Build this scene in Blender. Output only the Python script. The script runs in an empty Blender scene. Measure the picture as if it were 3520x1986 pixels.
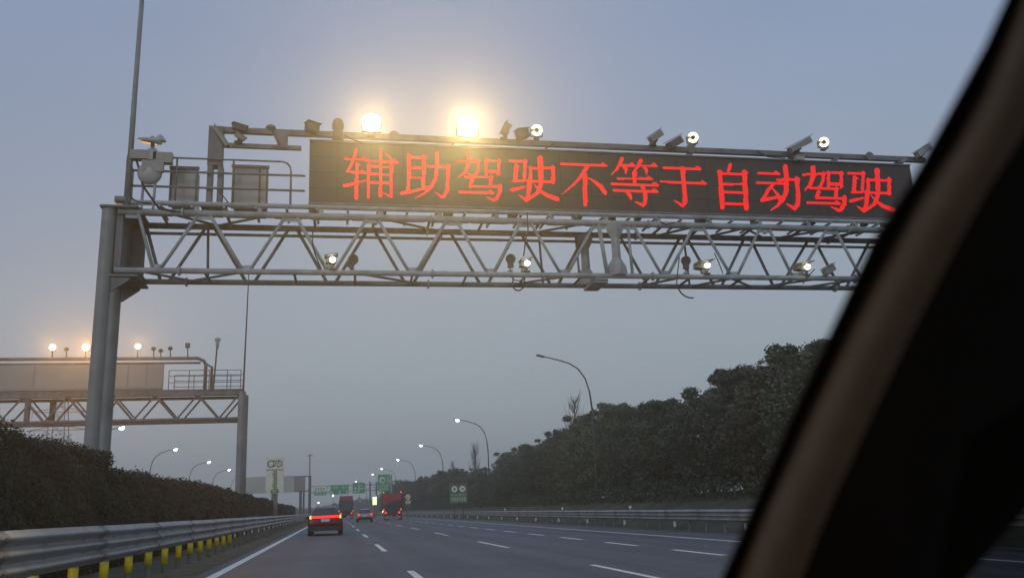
import bpy, math, random
import numpy as np
from mathutils import Vector, Matrix
random.seed(7); rng = np.random.default_rng(7)
S = bpy.context.scene
COL = S.collection
# ------------------------------------------------------------------ camera
FPX = 2960.9; YAW, PITCH, ROLL = map(math.radians, (11.834, 14.042, -2.430)); CAMH = 1.1517; SLOPE = .02258
f_ = Vector((math.sin(YAW)*math.cos(PITCH), math.cos(YAW)*math.cos(PITCH), math.sin(PITCH)))
r_ = Vector((math.cos(YAW), -math.sin(YAW), 0)); u_ = r_.cross(f_)
RR = r_*math.cos(ROLL)+u_*math.sin(ROLL); UU = u_*math.cos(ROLL)-r_*math.sin(ROLL)
CAM = Vector((0, 0, CAMH))
cd = bpy.data.cameras.new('camera'); cam = bpy.data.objects.new('camera', cd); COL.objects.link(cam)
cd.sensor_width = 36; cd.lens = 36*FPX/3520; cd.clip_start = .03; cd.clip_end = 3000
cam.matrix_world = Matrix.Translation(CAM) @ Matrix((RR, UU, -f_)).transposed().to_4x4()
cd.dof.use_dof = True; cd.dof.focus_distance = 34; cd.dof.aperture_fstop = 3.0
S.camera = cam
def ray(x, y): return RR*((x-1760)/FPX) - UU*((y-993)/FPX) + f_
def atY(x, y, Y): d = ray(x, y); return CAM + d*(Y/d.y)
def atX(x, y, X): d = ray(x, y); return CAM + d*(X/d.x)
def near(x, y, d): return CAM + ray(x, y)*d
# ------------------------------------------------------------------ sky, sun, exposure
SUN_EL, SUN_AZ = math.radians(1.5), math.radians(250)
w = bpy.data.worlds.new('World'); S.world = w; w.use_nodes = True
nt = w.node_tree; N = nt.nodes; L = nt.links
bg = N['Background']
sky = N.new('ShaderNodeTexSky'); sky.sky_type = 'NISHITA'; sky.sun_disc = False
sky.sun_elevation = SUN_EL; sky.sun_rotation = SUN_AZ; sky.air_density = 1.3; sky.dust_density = 3; sky.ozone_density = 2
tc = N.new('ShaderNodeTexCoord'); sx = N.new('ShaderNodeSeparateXYZ'); L.new(tc.outputs['Generated'], sx.inputs[0])
rp = N.new('ShaderNodeValToRGB'); L.new(sx.outputs['Z'], rp.inputs[0])
e = rp.color_ramp.elements; e[0].position = 0; e[0].color = (.32, .385, .445, 1); e[1].position = 1; e[1].color = (.32, .38, .53, 1)
k = e.new(.12); k.color = (.285, .342, .405, 1); k = e.new(.27); k.color = (.262, .300, .375, 1); k = e.new(.5); k.color = (.222, .275, .405, 1)
sv = N.new('ShaderNodeVectorMath'); sv.operation = 'SCALE'; sv.inputs['Scale'].default_value = .10; L.new(sky.outputs[0], sv.inputs[0])
ad = N.new('ShaderNodeVectorMath'); ad.operation = 'ADD'; L.new(sv.outputs[0], ad.inputs[0]); L.new(rp.outputs[0], ad.inputs[1])
cn = N.new('ShaderNodeTexNoise'); cn.inputs['Scale'].default_value = 1.7; cn.inputs['Detail'].default_value = 3; cm = N.new('ShaderNodeMapping'); cm.inputs['Scale'].default_value = (1, 1, 2.2)
L.new(tc.outputs['Generated'], cm.inputs[0]); L.new(cm.outputs[0], cn.inputs['Vector']); mr = N.new('ShaderNodeMapRange'); mr.inputs[3].default_value = .90; mr.inputs[4].default_value = 1.10; L.new(cn.outputs['Fac'], mr.inputs[0])
s2_ = N.new('ShaderNodeVectorMath'); s2_.operation = 'SCALE'; L.new(ad.outputs[0], s2_.inputs[0]); L.new(mr.outputs[0], s2_.inputs['Scale'])
L.new(s2_.outputs[0], bg.inputs['Color']); bg.inputs['Strength'].default_value = 1.0
sd = bpy.data.lights.new('sun', 'SUN'); sd.energy = .5; sd.angle = math.radians(20); sd.color = (.93, .97, 1)
so = bpy.data.objects.new('sun', sd); COL.objects.link(so)
so.rotation_euler = (math.radians(70), 0, math.radians(-20))
S.view_settings.view_transform = 'Standard'; S.view_settings.look = 'None'; S.view_settings.exposure = 0; S.view_settings.gamma = 1
S.cycles.volume_bounces = 0; S.cycles.max_bounces = 6; S.cycles.transparent_max_bounces = 12
S.cycles.sample_clamp_indirect = 8; S.cycles.use_light_tree = False; S.cycles.use_denoising = True; S.cycles.use_adaptive_sampling = False
# ------------------------------------------------------------------ materials
def mat(name, col, rough=.7, metal=0, var=.15, scale=3.0, emit=None, estr=0, bump=0, spec=.5, detail=6):
    m = bpy.data.materials.new(name); m.use_nodes = True; n = m.node_tree.nodes; l = m.node_tree.links
    b = n['Principled BSDF']; b.inputs['Roughness'].default_value = rough; b.inputs['Metallic'].default_value = metal
    b.inputs['Specular IOR Level'].default_value = spec
    tcn = n.new('ShaderNodeTexCoord'); no = n.new('ShaderNodeTexNoise'); no.inputs['Scale'].default_value = scale; no.inputs['Detail'].default_value = detail
    l.new(tcn.outputs['Object'], no.inputs['Vector'])
    cr = n.new('ShaderNodeValToRGB'); l.new(no.outputs['Fac'], cr.inputs[0])
    a = cr.color_ramp.elements; a[0].position = .3; a[1].position = .7
    a[0].color = tuple(c*(1-var) for c in col)+(1,); a[1].color = tuple(min(1, c*(1+var)) for c in col)+(1,)
    l.new(cr.outputs[0], b.inputs['Base Color'])
    if emit:
        b.inputs['Emission Color'].default_value = emit+(1,); b.inputs['Emission Strength'].default_value = estr
    if bump:
        bp = n.new('ShaderNodeBump'); bp.inputs['Strength'].default_value = bump; bp.inputs['Distance'].default_value = .02
        l.new(no.outputs['Fac'], bp.inputs['Height']); l.new(bp.outputs[0], b.inputs['Normal'])
    return m
M = {}
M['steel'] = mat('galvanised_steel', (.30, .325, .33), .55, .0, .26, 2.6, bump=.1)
M['steel_dark'] = mat('weathered_steel', (.13, .138, .142), .6, .0, .32, 2.6)  # darker, blotchier steel colour for rear truss members, railings and frames
M['column'] = mat('painted_column', (.21, .225, .215), .55, 0, .2, 1.6)
M['panel'] = mat('black_led_panel', (.050, .040, .036), .6, 0, .12, 6)
def seams(m):
    n = m.node_tree.nodes; l = m.node_tree.links; b = n['Principled BSDF']; src = b.inputs['Base Color'].links[0].from_socket
    tcn = n.new('ShaderNodeTexCoord'); sp = n.new('ShaderNodeSeparateXYZ'); cb_ = n.new('ShaderNodeCombineXYZ'); l.new(tcn.outputs['Object'], sp.inputs[0]); l.new(sp.outputs[0], cb_.inputs[0]); l.new(sp.outputs[2], cb_.inputs[1])
    br = n.new('ShaderNodeTexBrick'); br.offset = 0; br.inputs['Scale'].default_value = 1; br.inputs['Brick Width'].default_value = .88; br.inputs['Row Height'].default_value = .44; br.inputs['Mortar Size'].default_value = .012
    br.inputs['Color1'].default_value = (1, 1, 1, 1); br.inputs['Color2'].default_value = (.86, .86, .86, 1); br.inputs['Mortar'].default_value = (.35, .35, .35, 1); l.new(cb_.outputs[0], br.inputs['Vector'])
    mx = n.new('ShaderNodeVectorMath'); mx.operation = 'MULTIPLY'; l.new(src, mx.inputs[0]); l.new(br.outputs[0], mx.inputs[1]); l.new(mx.outputs[0], b.inputs['Base Color'])
seams(M['panel'])
M['led'] = mat('red_led', (.3, .01, .01), .5, emit=(1, .012, .010), estr=1.05)
M['cabinet'] = mat('grey_cabinet', (.33, .33, .30), .5, 0, .1, 3)
M['cabinet_dark'] = mat('cabinet_frame', (.09, .09, .09), .5)
M['camera_grey'] = mat('camera_housing', (.22, .21, .19), .45, 0, .1, 8)
M['camera_dark'] = mat('camera_dark', (.07, .065, .06), .5)
M['radar'] = mat('pale_plastic', (.34, .35, .32), .4, 0, .06, 5)
M['cable'] = mat('cable', (.03, .03, .032), .6)
M['flood'] = mat('floodlight_lens', (.8, .7, .5), .3, emit=(1, .82, .42), estr=14)
M['ring'] = mat('ring_light', (.8, .75, .6), .3, emit=(1, .88, .55), estr=3)
M['small_flood'] = mat('small_lamp_lens', (.8, .8, .6), .3, emit=(1, .97, .70), estr=9)
M['far_flood'] = mat('far_lamp_lens', (.8, .6, .3), .3, emit=(1, .78, .38), estr=12)
M['street_led'] = mat('street_led', (.8, .85, .8), .3, emit=(.92, 1, .97), estr=9)
M['asphalt'] = mat('asphalt', (.080, .087, .099), .62, 0, .16, .35, bump=0, spec=.45, detail=10)
def wear(m):
    n = m.node_tree.nodes; l = m.node_tree.links; b = n['Principled BSDF']; src = b.inputs['Base Color'].links[0].from_socket
    tcn = n.new('ShaderNodeTexCoord'); sp = n.new('ShaderNodeSeparateXYZ'); l.new(tcn.outputs['Object'], sp.inputs[0])
    wv = n.new('ShaderNodeMath'); wv.operation = 'MULTIPLY_ADD'; wv.inputs[1].default_value = 2*math.pi/1.875; wv.inputs[2].default_value = 2.285*2*math.pi/1.875+math.pi/2*0; l.new(sp.outputs[0], wv.inputs[0])
    co = n.new('ShaderNodeMath'); co.operation = 'COSINE'; l.new(wv.outputs[0], co.inputs[0])
    mp = n.new('ShaderNodeMapping'); mp.inputs['Scale'].default_value = (1.3, .035, 1); l.new(tcn.outputs['Object'], mp.inputs[0])
    n2 = n.new('ShaderNodeTexNoise'); n2.inputs['Scale'].default_value = 1; n2.inputs['Detail'].default_value = 5; l.new(mp.outputs[0], n2.inputs['Vector'])
    a = n.new('ShaderNodeMath'); a.operation = 'MULTIPLY_ADD'; a.inputs[1].default_value = .13; a.inputs[2].default_value = .55; l.new(co.outputs[0], a.inputs[0])
    a2 = n.new('ShaderNodeMath'); a2.operation = 'MULTIPLY_ADD'; a2.inputs[1].default_value = .95; l.new(n2.outputs['Fac'], a2.inputs[0]); l.new(a.outputs[0], a2.inputs[2])
    sc = n.new('ShaderNodeVectorMath'); sc.operation = 'SCALE'; l.new(src, sc.inputs[0]); l.new(a2.outputs[0], sc.inputs['Scale']); l.new(sc.outputs[0], b.inputs['Base Color'])
wear(M['asphalt'])
M['paint'] = mat('road_paint', (.80, .80, .74), .6, 0, .14, 5)
M['grass'] = mat('rough_grass', (.060, .062, .034), .9, 0, .45, .5, bump=.6)
M['soil'] = mat('dry_verge', (.11, .105, .07), .95, 0, .3, 1.4, bump=.4)
M['ground'] = mat('field', (.045, .05, .032), .9, 0, .3, .1)
M['leaf_a'] = mat('leaf_dark', (.058, .084, .058), .7, 0, .45, .8, spec=.2)
M['leaf_b'] = mat('leaf_olive', (.100, .128, .078), .7, 0, .4, .8, spec=.2)
M['leaf_c'] = mat('leaf_brown', (.092, .094, .066), .7, 0, .35, .8, spec=.2)
M['hedge'] = mat('hedge_leaf', (.056, .070, .052), .9, 0, .12, 1.5, spec=.2)
M['hedge_core'] = mat('hedge_twigs', (.045, .046, .034), .95)
M['bark'] = mat('bark', (.06, .05, .04), .9, 0, .3, 6)
M['rail'] = mat('guardrail_zinc', (.27, .28, .275), .42, .3, .28, 1.9)
M['post'] = mat('guardrail_post', (.17, .175, .17), .6, 0, .15, 3)
M['yellow'] = mat('yellow_sheeting', (.85, .62, .02), .35, 0, .22, 6)
M['whiteref'] = mat('white_reflector', (.95, .93, .72), .5, 0, .05, 6)
M['lamppole'] = mat('lamp_pole', (.045, .05, .055), .5)
M['maroon'] = mat('maroon_paint', (.065, .014, .018), .28, 0, .08, 3)
M['silver'] = mat('beige_silver_paint', (.30, .285, .26), .35, 0, .08, 3)
M['blacktrim'] = mat('black_plastic', (.018, .018, .019), .6)
M['glass'] = mat('dark_glass', (.03, .035, .045), .12, 0, .05, 2)
M['tyre'] = mat('tyre', (.015, .015, .015), .8)
M['rim'] = mat('alloy', (.3, .3, .3), .35, .6)
M['tail'] = mat('tail_light', (.5, .01, .01), .3, emit=(1, .035, .02), estr=1.6)
M['tail_hot'] = mat('tail_light_end', (.6, .2, .05), .3, emit=(1, .45, .12), estr=2.2)
M['taildim'] = mat('marker_lens', (.5, .1, .08), .3, emit=(1, .25, .18), estr=.9)
M['amber'] = mat('amber_marker', (.8, .6, .2), .3, emit=(1, .8, .3), estr=1.8)
M['plate'] = mat('number_plate', (.62, .68, .78), .4)
M['redbed'] = mat('red_truck_paint', (.27, .030, .035), .5, 0, .2, 1.2)
M['truckdark'] = mat('dark_truck_metal', (.03, .028, .035), .6, 0, .25, 1)
M['tan'] = mat('tan_bumper', (.35, .22, .13), .6)
M['tarp'] = mat('grey_tarp', (.06, .06, .075), .8, 0, .2, 1)
M['green'] = mat('green_sign', (.03, .34, .15), .4, 0, .08, 1)
M['palegreen'] = mat('grey_green_sign', (.055, .14, .095), .5, 0, .1, 1)
M['signwhite'] = mat('sign_white', (.70, .72, .62), .45, 0, .06, 2)
M['signcream'] = mat('sign_cream', (.78, .76, .60), .5, 0, .08, 1)
M['signback'] = mat('sign_back', (.24, .24, .235), .5, 0, .1, .6)
M['signgreen_pale'] = mat('sign_green_letters', (.10, .24, .13), .5)
M['signblack'] = mat('sign_black', (.02, .03, .03), .5)
M['signred'] = mat('sign_red', (.45, .12, .08), .5)
M['litsign'] = mat('lit_panel', (.8, .8, .5), .4, emit=(1, .98, .62), estr=1.1)
M['lamp_far'] = mat('distant_lamp', (.8, .8, .6), .4, emit=(1, 1, .75), estr=5)
M['pylon'] = mat('pylon_steel', (.15, .16, .17), .6)
M['seal'] = mat('rubber_seal', (.010, .010, .012), .95, 0, .1, 20, spec=.05)
M['trim'] = mat('tan_pillar_cloth', (.30, .215, .135), .9, 0, .08, 60, spec=.1)  # pillar cloth where light catches it, the sheen put into the colour
M['trimdark'] = mat('dark_cabin_plastic', (.024, .019, .015), .85, spec=.1)  # near-black: holds the shade on the pillar, also used for other cabin parts
for nm_ in ('led', 'flood', 'ring', 'small_flood', 'far_flood', 'street_led', 'tail', 'tail_hot', 'taildim', 'amber', 'litsign', 'lamp_far'): M[nm_].cycles.emission_sampling = 'NONE'
def tinted(name, t):
    m = bpy.data.materials.new(name); m.use_nodes = True; n = m.node_tree.nodes; l = m.node_tree.links
    for x in list(n):
        if x.type != 'OUTPUT_MATERIAL': n.remove(x)
    tr = n.new('ShaderNodeBsdfTransparent'); tr.inputs[0].default_value = t+(1,)
    gl = n.new('ShaderNodeBsdfGlossy'); gl.inputs['Roughness'].default_value = .05
    mx = n.new('ShaderNodeMixShader'); mx.inputs[0].default_value = .03
    l.new(tr.outputs[0], mx.inputs[1]); l.new(gl.outputs[0], mx.inputs[2]); l.new(mx.outputs[0], n['Material Output'].inputs[0]); return m
M['tint'] = tinted('tinted_glass', (.22, .23, .22))
# ------------------------------------------------------------------ mesh helpers
def link(name, me, parent=None):
    o = bpy.data.objects.new(name, me); COL.objects.link(o)
    if parent is not None: o.parent = parent
    return o
def org(parent):
    v = Vector((0, 0, 0)); p = parent
    while p is not None: v = v + p.location; p = p.parent
    return v
def tag(o, label=None, cat=None, group=None, kind=None):
    if label: o['label'] = label
    if cat: o['category'] = cat
    if group: o['group'] = group
    if kind: o['kind'] = kind
    return o
def thing(name, loc, label, cat, group=None):
    o = link(name, None); o.location = loc; o.empty_display_size = .2; return tag(o, label, cat, group)
class MB:
    def __init__(s): s.v = []; s.f = []; s.starts = []
    def add(s, vs, fs):
        b = len(s.v); s.starts.append((b, len(s.f))); s.v += [tuple(v) for v in vs]; s.f += [tuple(i+b for i in f) for f in fs]; return s
    def box(s, c, sz, rot=None):
        c = Vector(c); h = [x/2 for x in sz]; R = rot or Matrix.Identity(3)
        vs = [c + R @ Vector((a*h[0], b*h[1], d*h[2])) for a in (-1, 1) for b in (-1, 1) for d in (-1, 1)]
        return s.add(vs, [(0, 1, 3, 2), (4, 6, 7, 5), (0, 4, 5, 1), (2, 3, 7, 6), (0, 2, 6, 4), (1, 5, 7, 3)])
    def bar(s, a, b, wx, wz=None):
        a = Vector(a); b = Vector(b); d = b-a
        R = d.to_track_quat('Y', 'Z').to_matrix()
        return s.box((a+b)/2, (wx, d.length, wz or wx), R)
    def tube(s, pts, r, n=8, r2=None, cap=True):
        pts = [Vector(p) for p in pts]; rings = []; m = len(pts)
        for i, p in enumerate(pts):
            t = (pts[min(i+1, m-1)]-pts[max(i-1, 0)]).normalized()
            up = Vector((0, 0, 1)) if abs(t.z) < .95 else Vector((0, 1, 0))
            a = t.cross(up).normalized(); b = a.cross(t)
            rad = r if r2 is None else r+(r2-r)*i/(m-1)
            rings.append([p+(a*math.cos(2*math.pi*k/n)+b*math.sin(2*math.pi*k/n))*rad for k in range(n)])
        vs = [v for g in rings for v in g]
        fs = [(i*n+k, i*n+(k+1) % n, (i+1)*n+(k+1) % n, (i+1)*n+k) for i in range(m-1) for k in range(n)]
        if cap: fs += [tuple(range(n))[::-1], tuple((m-1)*n+k for k in range(n))]
        return s.add(vs, fs)
    def lathe(s, c, axis, prof, n=16):
        axis = Vector(axis).normalized(); up = Vector((0, 0, 1)) if abs(axis.z) < .95 else Vector((0, 1, 0))
        a = axis.cross(up).normalized(); b = a.cross(axis); c = Vector(c)
        vs = [c+axis*t+(a*math.cos(2*math.pi*k/n)+b*math.sin(2*math.pi*k/n))*r for (t, r) in prof for k in range(n)]
        m = len(prof); fs = [(i*n+k, i*n+(k+1) % n, (i+1)*n+(k+1) % n, (i+1)*n+k) for i in range(m-1) for k in range(n)]
        fs += [tuple(range(n))[::-1], tuple((m-1)*n+k for k in range(n))]
        return s.add(vs, fs)
    def grid(s, rows):
        n = len(rows[0]); m = len(rows)
        return s.add([v for r in rows for v in r], [(i*n+k, i*n+k+1, (i+1)*n+k+1, (i+1)*n+k) for i in range(m-1) for k in range(n-1)])
    def build_split(s, name, material, parent=None, smooth=False):
        st = s.starts+[(len(s.v), len(s.f))]; out = None
        for (v0, f0), (v1, f1) in zip(st, st[1:]):
            p = MB(); p.v = s.v[v0:v1]; p.f = [tuple(i-v0 for i in f) for f in s.f[f0:f1]]
            out = p.build(name, material, parent, smooth)
        return out
    def build(s, name, material, parent=None, smooth=False, label=None):
        o0 = org(parent); me = bpy.data.meshes.new(name)
        me.from_pydata([(v[0]-o0.x, v[1]-o0.y, v[2]-o0.z) for v in s.v], [], s.f)
        me.materials.append(material)
        if smooth: me.shade_smooth()
        o = link(name, me, parent)
        if label: o['label'] = label
        return o
def rmesh(name, quads, parent, material):
    """quads: (n,4,3) numpy"""
    n = len(quads); o0 = org(parent); q = np.asarray(quads, dtype=np.float32)-np.array(o0[:], dtype=np.float32)
    me = bpy.data.meshes.new(name); me.vertices.add(n*4); me.vertices.foreach_set('co', q.reshape(-1))
    me.loops.add(n*4); me.loops.foreach_set('vertex_index', np.arange(n*4, dtype=np.int32))
    me.polygons.add(n); me.polygons.foreach_set('loop_start', np.arange(0, n*4, 4, dtype=np.int32))
    me.update(calc_edges=True); me.materials.append(material)
    return link(name, me, parent)
def cards(P, size, nrm=None, jit=.35):
    n = len(P); a = rng.normal(size=(n, 3))
    if nrm is not None: a = np.cross(nrm+rng.normal(size=(n, 3))*jit, a)
    a /= np.linalg.norm(a, axis=1, keepdims=True); b = rng.normal(size=(n, 3))
    if nrm is not None: b = np.cross(nrm+rng.normal(size=(n, 3))*jit, a)
    b -= a*(a*b).sum(1, keepdims=True); b /= np.linalg.norm(b, axis=1, keepdims=True)
    s = (size*(.6+.8*rng.random(n)))[:, None]; a = a*s; b = b*s*.6
    return np.stack([P-a, P-b, P+a, P+b], 1)
def kids(o): return [x for x in bpy.data.objects if x.parent == o]
def copy_tree(o, parent=None, loc=None, ch=None):
    c = o.copy(); COL.objects.link(c)
    if parent is not None: c.parent = parent
    if loc is not None: c.location = loc
    for k_ in (kids(o)): copy_tree(k_, c)
    return c
# ------------------------------------------------------------------ the lie of the road
def curve(Y): return -(max(0., Y-95))**2/6600.
def gz(X): return -SLOPE*min(max(X, -3.0), 16.6)
YS = [-60, -20]+list(range(0, 100, 10))+list(range(100, 460, 12))+[480, 520, 580, 640]
def strip(name, xs, zs, material, ys=YS, kind='structure'):
    rows = [[(x+curve(y), y, z) for x, z in zip(xs, zs)] for y in ys]
    o = MB().grid(rows).build(name, material, None, smooth=False)
    return tag(o, kind=kind)
o = MB().grid([[(x, y, -.9) for x in (-420, 0, 420)] for y in (-90, 300, 700)]).build('ground', M['ground']); tag(o, kind='structure')
strip('road', [-2.65, 5, 16.35], [gz(-2.65), gz(5), gz(16.35)], M['asphalt'])
strip('median_grass', [-9.6, -9.5, -6, -3.6, -2.651], [-.4, .09, .16, .12, gz(-2.65)-.004], M['soil'])
strip('opposite_road', [-27, -9.6], [-.3, .05], M['asphalt'])
strip('verge', [16.351, 17.0, 18.2, 19.4, 20.6, 30, 60], [gz(16.35)-.004, -.30, .25, .85, 1.15, 1.5, 1.0], M['grass'])
strip('far_verge', [-70, -34, -27.001], [-.3, -.2, -.304], M['grass'])
# painted markings, each a sheet 4 mm above the asphalt
mk = MB()
def stripe(X, y0, y1, wd, n=None):
    n = n or max(1, int((y1-y0)/8)); ys = [y0+(y1-y0)*i/n for i in range(n+1)]
    mk.grid([[(x+curve(y), y, gz(x)+.004) for x in (X-wd/2, X+wd/2)] for y in ys])
stripe(-2.285, -10, 430, .2); stripe(12.72, -10, 430, .2)
for k_ in range(-1, 24):
    y = 27+15*k_
    for X in (1.465, 5.215): stripe(X, y, y+6, .15)
for k_ in range(0, 40):
    y = 7.5+6.15*k_; stripe(8.965, y, y+3.2, .2, 1)
mk.build('lane_markings', M['paint']); tag(bpy.data.objects['lane_markings'], kind='structure')
# a line of worn tyre tracks is left to the asphalt noise
# ------------------------------------------------------------------ guardrails
def profile():   # three-wave beam section: (outward, z)
    pts = []
    for i in range(25):
        t = i/24; z = .506*t; pts.append((.042*(1-math.cos(t*3*2*math.pi))/1.0, z))
    return pts
def guardrail(X, face, z0, y0, y1, label, sleeve, every, posts_to, dy):
    t = thing('guardrail', (X, y0, gz(X)), label, 'guardrail')
    g = [y0+(y1-y0)*i/150 for i in range(151)]
    pr = profile(); mb = MB(); rows = []
    for y in g:
        rows.append([(X+curve(y)+face*p, y, z0+z+.004*math.sin(y*.7)) for p, z in pr]+[(X+curve(y)+face*(p-.006), y, z0+z+.004*math.sin(y*.7)) for p, z in pr[::-1]])
    for r_w in rows: r_w.append(r_w[0])
    mb.grid(rows); mb.build('beam', M['rail'], t, smooth=True)
    for j in range(28):
        yj = y0+1.4+4.0*j; q = MB(); q.grid([[(X+curve(yy)+face*(p+.004), yy, z0+z+.004*math.sin(yy*.7)) for p, z in pr] for yy in (yj, yj+.32)])
        for z in (.085, .25, .42): q.box((X+curve(yj)+face*.05, yj+.16, z0+z), (.10, .035, .035))
        q.build('lap_joint', M['post'], t)
    k_ = 0; y = y0+.6
    while y < posts_to and k_ < 100:
        xc = X+curve(y)-face*.10; zg = gz(X) if X > 0 else .08
        p = MB(); hh = z0+.48-zg
        p.tube([(xc, y, zg-.1), (xc, y, zg+hh)], .05, 10)
        p.box((X+curve(y)-face*.03, y, z0+.25), (.075, .16, .3))
        po = p.build('post', M['post'], t, smooth=False)
        if sleeve:
            if y < 31:
                q = MB(); q.tube([(xc, y, zg+.20+.03*(k_ % 3)), (xc, y, zg+.55)], .066, 12); q.build('reflective_sleeve', M['yellow'], po, smooth=True)
            elif k_ % 2: q = MB(); q.box((xc, y-.065, zg+.45), (.05, .012, .12)); q.build('reflector', M['whiteref'], po)
        elif k_ % every == 1:
            q = MB(); q.box((xc, y-.068, zg+.30), (.125, .016, .24)); q.build('reflector', M['whiteref'], po)
        k_ += 1; y += dy
    return t
guardrail(-3.3, 1, .60, 4.2, 330, 'grey corrugated guardrail with yellow sleeved posts beside the clipped hedge', True, 1, 150, 1.62)
guardrail(16.0, -1, .10, 8, 330, 'long corrugated metal guardrail with grey posts in front of the tree belt', False, 4, 200, 1.9)
for i, y in enumerate((62.0, 47, 84)):
    X = 16+curve(y); t = MB(); t.tube([(X, y, .6), (X, y, .72)], .015, 6); t.lathe((X, y-.03, .77), (0, 1, 0), [(0, .075), (.03, .075)], 14)
    tag(t.build('delineator', M['whiteref'], None), ['round pale delineator on top of the right guardrail, middle one of three', 'round pale delineator on top of the right guardrail, nearest one',
        'round pale delineator on top of the right guardrail, farthest one'][i], 'delineator', 'delineators on the guardrail')
# ------------------------------------------------------------------ hedge in the median
def hedge(y0, y1, h, n, label, x0=-5.0, wd=1.7, rise=0, leaf=None):
    t = thing('hedge', (x0-wd/2, (y0+y1)/2, .1), label, 'hedge', 'clipped hedge blocks in the median')
    ny = max(4, int((y1-y0)/.8)); rows = []
    for i in range(ny+1):
        y = y0+.12+(y1-y0-.24)*i/ny; c = curve(y); q = []
        hh = h*(1+rise*(y-y0)/(y1-y0)+.03*math.sin(y*1.7)+.02*math.sin(y*.53+1))-.18
        e_ = .35 if i in (0, ny) else 0
        for (a, b) in ((.14, 0), (.10, .5), (.10, .86-e_*.3), (.34, 1), (.66, 1), (.9, .86-e_*.3), (.9, .5), (.86, 0)):
            q.append((x0-wd*a+c-.05*rng.random(), y, .1+hh*b*(1-e_*.25*b)))
        rows.append(q)
    mb = MB(); mb.grid(rows)
    mb.f.append(tuple(range(8))); mb.f.append(tuple(ny*8+k for k in range(8))[::-1])
    co = mb.build('twigs', M['hedge_core'], t)
    # leaf shell
    P = []; Nn = []
    A = [(h*(y1-y0), 0), (wd*(y1-y0), 1), (h*wd, 2), (h*wd, 3), (h*(y1-y0)*.2, 4)]; tot = sum(a for a, _ in A)
    for a, kd in A:
        m = int(n*a/tot); u = rng.random(m); v = rng.random(m)
        y = y0+(y1-y0)*u
        if kd == 0: p = np.stack([x0+rng.normal(0, .07, m)-(v**6)*.25, y, .1+h*v], 1); nn = (1, -.2, .1)
        elif kd == 1: p = np.stack([x0-wd*v, y, .1+h*(1+.03*np.sin(y*1.7)+.02*np.sin(y*.53+1))+rng.normal(0, .06, m)-.3*np.abs(v-.5)**3*6], 1); nn = (0, 0, 1)
        elif kd == 2: p = np.stack([x0-wd*u, y0+rng.normal(0, .07, m)+v**6*.2, .1+h*v], 1); nn = (0, -1, 0)
        elif kd == 3: p = np.stack([x0-wd*u, y1+rng.normal(0, .07, m)-v**6*.2, .1+h*v], 1); nn = (0, 1, 0)
        else: p = np.stack([x0-wd+rng.normal(0, .07, m), y, .1+h*v], 1); nn = (-1, 0, 0)
        p[:, 0] += np.array([curve(q) for q in p[:, 1]]); P.append(p); Nn.append(np.tile(nn, (m, 1)))
    P = np.concatenate(P); Nn = np.concatenate(Nn).astype(float)
    # lumpy surface
    P[:, 2] *= 1+rise*(P[:, 1]-y0)/(y1-y0)
    P += Nn*(.06*np.sin(P[:, 1:2]*3.1+P[:, 2:3]*4)+.05*np.sin(P[:, 2:3]*7+P[:, 1:2]*1.3))
    rmesh('leaves', cards(P, leaf or .12, Nn, .4), t, M['hedge'])
hedge(9.0, 21.5, 2.40, 95000, 'tallest nearest clipped hedge block in front of the gantry column', rise=.085, leaf=.028)
hedge(21.7, 32.4, 2.16, 40000, 'second clipped hedge block, just behind the gantry column', rise=.06, leaf=.038)
hedge(32.6, 43, 2.32, 9000, 'third clipped hedge block, between the gantry column and the second gantry', leaf=.08)
hedge(43.2, 56.5, 2.22, 7000, 'fourth clipped hedge block, at the foot of the second gantry column')
hedge(56.8, 82, 2.15, 7000, 'fifth clipped hedge block, below the tall cream pylon sign')
hedge(82.4, 118, 1.95, 7000, 'farthest clipped hedge block, tapering away beside the maroon car')
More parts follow.
